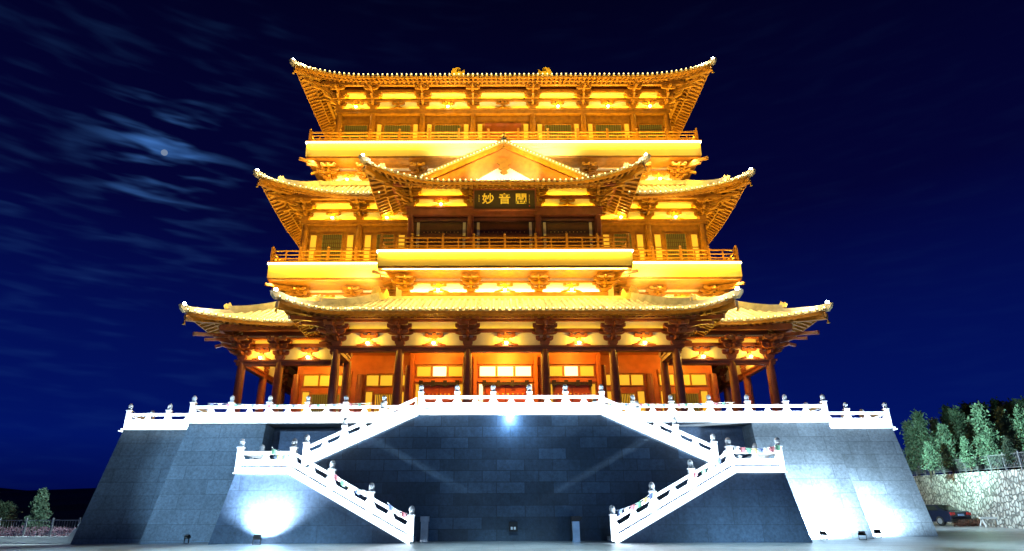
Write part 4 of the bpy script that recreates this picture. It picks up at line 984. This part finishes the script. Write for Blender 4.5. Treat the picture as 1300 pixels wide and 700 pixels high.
trees = [  # px, top py, depth, kind, words
    (1163, 522, 56, 3, 'broad bushy tree farthest left above the rubble wall, next to the platform'),
    (1176, 562, 50, 0, 'small low tree behind the fence nearest the platform corner'),
    (1195, 540, 52, 0, 'pale young tree, second from the left in the front row above the rubble wall'),
    (1210, 518, 60, 3, 'dark tree standing behind the left pale trees of the front row'),
    (1222, 556, 47, 0, 'short pale tree in the middle of the front row above the fence'),
    (1240, 514, 49, 1, 'tall slender tree with the highest tip in the middle of the row'),
    (1253, 545, 46, 0, 'pale spreading young tree right of the tall slender one'),
    (1268, 520, 50, 1, 'narrow pointed tree between the two tallest trees on the right'),
    (1277, 558, 43, 0, 'low pale tree near the right edge of the photo above the wall'),
    (1293, 518, 46, 1, 'tall pale tree at the far right edge of the photo')]
trees += [
    (1151, 536, 60, 1, 'slim tree just peeping out beside the platform corner'),
    (1184, 533, 58, 1, 'upright tree filling the gap between the two leftmost trees above the wall'),
    (1231, 534, 55, 0, 'middle tree just left of the tallest slender tree, slightly lower'),
    (1284, 534, 54, 0, 'tree tucked between the narrow pointed tree and the one at the photo edge')]
for i, (px_, py_, d_, k, lab) in enumerate(trees):
    p = at(px_, py_, d_); hgt = max(2.0, p.z - 4.0); tree(k, (p.x, d_, 4.0), hgt, lab, group=G_R, rz=i * 1.3)
for i, (px_, py_, d_, lab) in enumerate(((1225, 512, 72, 'dark tall tree in the unlit back row, second from the platform'), (1262, 508, 76, 'dark tall tree in the unlit back row, middle'), (1297, 506, 70, 'dark tall tree in the unlit back row, at the photo edge'), (1243, 511, 74, 'dark tree in the unlit back row, just left of its middle tree'), (1200, 516, 74, 'lower dark tree in the unlit back row, nearest the platform'), (1281, 509, 73, 'dark tree in the unlit back row, second from the photo edge'))):
    p = at(px_, py_, d_); tree(3, (p.x, d_, 4.6), p.z - 4.6, lab, group='dark trees behind the young trees', rz=i * 2.1)
spot((22.75, 43, 6.3), (36, 48, 4.2), 4300, (0.60, .86, 1.0), 110, .8, .15)
spot((22.75, 43, 6.4), (39, 51, 7.0), 14000, (.55, 1.0, .86), 55, .8, .15)
# car
def car(loc, rz, label):
    e = empty('parked_car', loc, label, 'car'); Rm = Matrix.Rotation(rz, 3, 'Z'); L = Vector(loc)
    M['car_paint'] = mat('car_paint', (.015, .02, .045), .2, .3, var=.1, spec=.7); M['tail'] = mat('tail', (.45, .02, .02), .3); M['rubber'] = mat('rubber', (.02, .02, .02), .8)
    def mk(name, m, fn, par=e, smooth=False):
        k = MB(); fn(k); b = MB(); b.add([L + Rm @ v for v in k.v], k.f); return b.build(name, m, par, smooth)
    # length along local +y (front), rear at y=-2.35
    def body(k):
        prof = [(-2.3, .32), (-2.38, .6), (-2.33, .92), (-2.2, 1.0), (-1.55, 1.04), (.9, .98), (1.9, .86), (2.25, .7), (2.35, .4), (2.2, .28), (-2.1, .26)]
        for s, w_ in ((0, .9),):
            n = len(prof); xs3 = (-.9, -.84, .84, .9); vs = []
            for j, xx in enumerate(xs3):
                for y, zz in prof: vs.append((xx, y * (.97 if j in (0, 3) else 1), zz * (.97 if j in (0, 3) and zz > .8 else 1)))
            fs = [(j * n + i, j * n + (i + 1) % n, (j + 1) * n + (i + 1) % n, (j + 1) * n + i) for j in range(3) for i in range(n)]
            k.add(vs, fs + [list(range(n))[::-1], list(range(3 * n, 4 * n))])
    mk('body', M['car_paint'], body)
    def cabin(k):
        lo = [(-.8, -1.75), (.8, -1.75), (.8, 1.0), (-.8, 1.0)]; hi = [(-.6, -.95), (.6, -.95), (.6, .25), (-.6, .25)]
        k.add([(x, y, 1.0) for x, y in lo] + [(x, y, 1.42) for x, y in hi], [(4, 5, 6, 7), (0, 1, 5, 4), (1, 2, 6, 5), (2, 3, 7, 6), (3, 0, 4, 7)])
    mk('cabin', M['car_paint'], cabin)
    def rw(k): k.add([(-.68, -1.68, 1.06), (.68, -1.68, 1.06), (.56, -1.06, 1.385), (-.56, -1.06, 1.385)], [(0, 1, 2, 3)])
    mk('rear_window', M['dark_glass'], lambda k: k.prism([(-1.72, 1.06), (-1.07, 1.40), (-1.0, 1.36), (-1.6, 1.04)], lambda u, v, t: Vector((t, u, v)), -.6, .6))
    for s in (-1, 1):
        mk('side_window', M['dark_glass'], lambda k: k.add([(s * .80, -1.4, 1.06), (s * .80, .75, 1.06), (s * .64, .2, 1.36), (s * .64, -.9, 1.36), (s * .74, -1.4, 1.06), (s * .74, .75, 1.06), (s * .58, .2, 1.36), (s * .58, -.9, 1.36)], [(0, 1, 2, 3), (7, 6, 5, 4), (0, 4, 5, 1), (1, 5, 6, 2), (2, 6, 7, 3), (3, 7, 4, 0)]))
        mk('tail_light', M['tail'], lambda k: k.prism([(s * .5, .74), (s * .86, .70), (s * .88, .9), (s * .55, .9)][::s], lambda u, v, t: Vector((u, t, v)), -2.42, -2.3))
        for y in (-1.4, 1.4):
            def wh(k):
                n = 16; vs = [(s * xx, y + .32 * math.cos(6.2832 * i / n), .32 + .32 * math.sin(6.2832 * i / n)) for xx in (.68, .915) for i in range(n)]
                k.add(vs, [(i, (i + 1) % n, n + (i + 1) % n, n + i) for i in range(n)] + [list(range(n))[::-1], list(range(n, 2 * n))])
            wo_ = mk('wheel', M['rubber'], wh)
            def rim(k):
                n = 12; vs = [(s * xx, y + .2 * math.cos(6.2832 * i / n), .32 + .2 * math.sin(6.2832 * i / n)) for xx in (.9, .925) for i in range(n)]
                k.add(vs, [(i, (i + 1) % n, n + (i + 1) % n, n + i) for i in range(n)] + [list(range(n))[::-1], list(range(n, 2 * n))])
            mk('rim', M['steel'], rim, wo_)
    mk('number_plate', M['plate'], lambda k: k.box(-.24, .24, -2.41, -2.36, .66, .80))
    mk('bumper', M['black'], lambda k: k.box(-.86, .86, -2.44, -2.25, .3, .48))
M['plate'] = mat('plate', (.25, .35, .6), .5)
car((32.0, 50.5, gz(32.0, 50.5)), R(12), 'dark blue saloon parked in the gap between the platform and the rubble wall')
# white trestle
cx_, cy_ = 33.1, 46.2; zg = gz(cx_, cy_)
e = empty('trestle_barrier', (cx_, cy_, zg), 'low white trestle barrier standing at the foot of the rubble wall', 'barrier')
M['white_paint'] = mat('white_paint', (.8, .8, .8), .5)
part('top_rail', M['white_paint'], e, (cx_ - .75, cx_ + .55, cy_ - .06, cy_ + .06, zg + .52, zg + .64))
for s in (-1, 1):
    for dy in (-.28, .28):
        b = MB(); b.beam((cx_ - .1 + s * .55, cy_ + dy, zg), (cx_ - .1 + s * .5, cy_, zg + .54), .07, .07); b.build('leg', M['white_paint'], e)
# red shrubs
M['leaf_red'] = leafmat('leaf_red', (.15, .06, .04)); M['leaf_pink'] = leafmat('leaf_pink', (.13, .06, .09))
def shrub(x, y, r_, seed, label, m, name='shrub', group=None, nl=420):
    rnd = random.Random(seed); zg = gz(x, y); e = empty(name, (x, y, zg), label, 'shrub', group); b, s = MB(), MB()
    for i in range(9):
        a = rnd.uniform(0, 6.28); s.beam((x, y, zg), (x + r_ * .8 * math.cos(a), y + r_ * .8 * math.sin(a), zg + r_ * rnd.uniform(.6, 1.2)), .02, .02)
    for i in range(nl):
        a = rnd.uniform(0, 6.28); rr = r_ * math.sqrt(rnd.random()); q = Vector((x + rr * math.cos(a), y + rr * math.sin(a), zg + r_ * 1.25 * rnd.random() * (1 - .5 * rr / r_)))
        u = Vector((rnd.gauss(0, 1), rnd.gauss(0, 1), rnd.gauss(.4, 1))).normalized(); v = u.orthogonal().normalized()
        b.add([q, q + u * .06 - v * .03, q + u * .13, q + u * .06 + v * .03], [(0, 1, 2, 3)])
    s.build('stems', M['bark'], e); b.build('foliage', M[m], e)
for i, (px_, lab) in enumerate(((1219, 'reddish shrub right behind the parked car'), (1229, 'reddish shrub midway between the car and the white barrier'), (1238, 'reddish shrub closest to the white barrier'))):
    p = at(px_, 671, 48); shrub(min(p.x, WX(48) - .7), 48, .42, i, lab, 'leaf_red', group='reddish shrubs at the foot of the rubble wall')

# ================================================================== LEFT SIDE: parapet, mesh fence, flowers, trees
yl = 37.2
pa = empty('parapet', (-26, yl, -.3), 'low white parapet kerb along the left edge of the forecourt', 'parapet')
b = MB(); b.box(-40, -24.0, yl, yl + .35, -.5, .1); b.build('kerb_wall', M['marble'], pa)
b = MB(); b.prism([(-24.0, -.5), (-23.6, -.5), (-23.25, .5), (-23.8, .5), (-24.0, .1)], lambda u, v, t: Vector((u, t, v)), yl - .05, yl + .4); b.build('end_pier', M['marble'], pa)
fe = empty('mesh_fence', (-30, yl + .2, .1), 'thin grey wire mesh fence standing on the white kerb at the left', 'fence')
b = MB()
for z_ in (.22, .92): b.beam((-40, yl + .18, z_), (-23.7, yl + .18, z_), .035, .035)
b.build('rails', M['steel'], fe)
b = MB()
for i in range(110): b.box(-40 + 16.2 * i / 110, -40 + 16.2 * i / 110 + .012, yl + .175, yl + .185, .22, .92)
b.build('mesh_wires', M['steel'], fe)
pb = MB(); pb.box(-.035, .035, -.035, .035, 0, .95); pproto = as_proto(pb.build('fence_post', M['steel'], None, origin=(0, 0, 0)))
for i in range(12): put(pproto, fe, (-39.9 + 1.47 * i, yl + .18, .1))
rnd = random.Random(5); b = MB()
for i in range(3200):
    q = Vector((rnd.uniform(-40, -23.8), rnd.uniform(yl + .6, yl + 2.4), -.25 + .75 * rnd.random() ** .7)); u = Vector((rnd.gauss(0, 1), rnd.gauss(0, 1), rnd.gauss(.6, 1))).normalized(); v = u.orthogonal()
    b.add([q, q + u * .06 - v * .035, q + u * .14, q + u * .06 + v * .035], [(0, 1, 2, 3)])
tag(b.build('flower_bed', M['leaf_pink'], None), 'bed of pinkish flowers behind the wire mesh fence', 'flowers', kind='stuff')
for i, (px_, py_, d_, hk, k, lab) in enumerate(((55, 619, 44, 0, 0, 'bushy pointed green tree behind the left wire fence'), (6, 637, 46, 0, 2, 'small dim tree at the left edge of the photo behind the fence'))):
    p = at(px_, py_, d_); tree(k, (p.x, d_, -.3), p.z + .3, lab, group='trees behind the left fence', rz=i)
spot((-22.8, 37.9, 6.2), (-30, 41, .2), 2900, (0.70, .95, 1.0), 120, .8, .15)

# moon
b = MB(); mp_ = Vector(CAM) + MOON * 4000; b.ball(mp_, 17, 24, 14)
M['moon'] = glow('moon', (.45, .60, .90), .20, base=(.02, .02, .02))
mo = b.build('moon', M['moon'], None, smooth=True, origin=mp_); tag(mo, 'pale moon disc among bright cloud streaks in the left sky', 'moon')
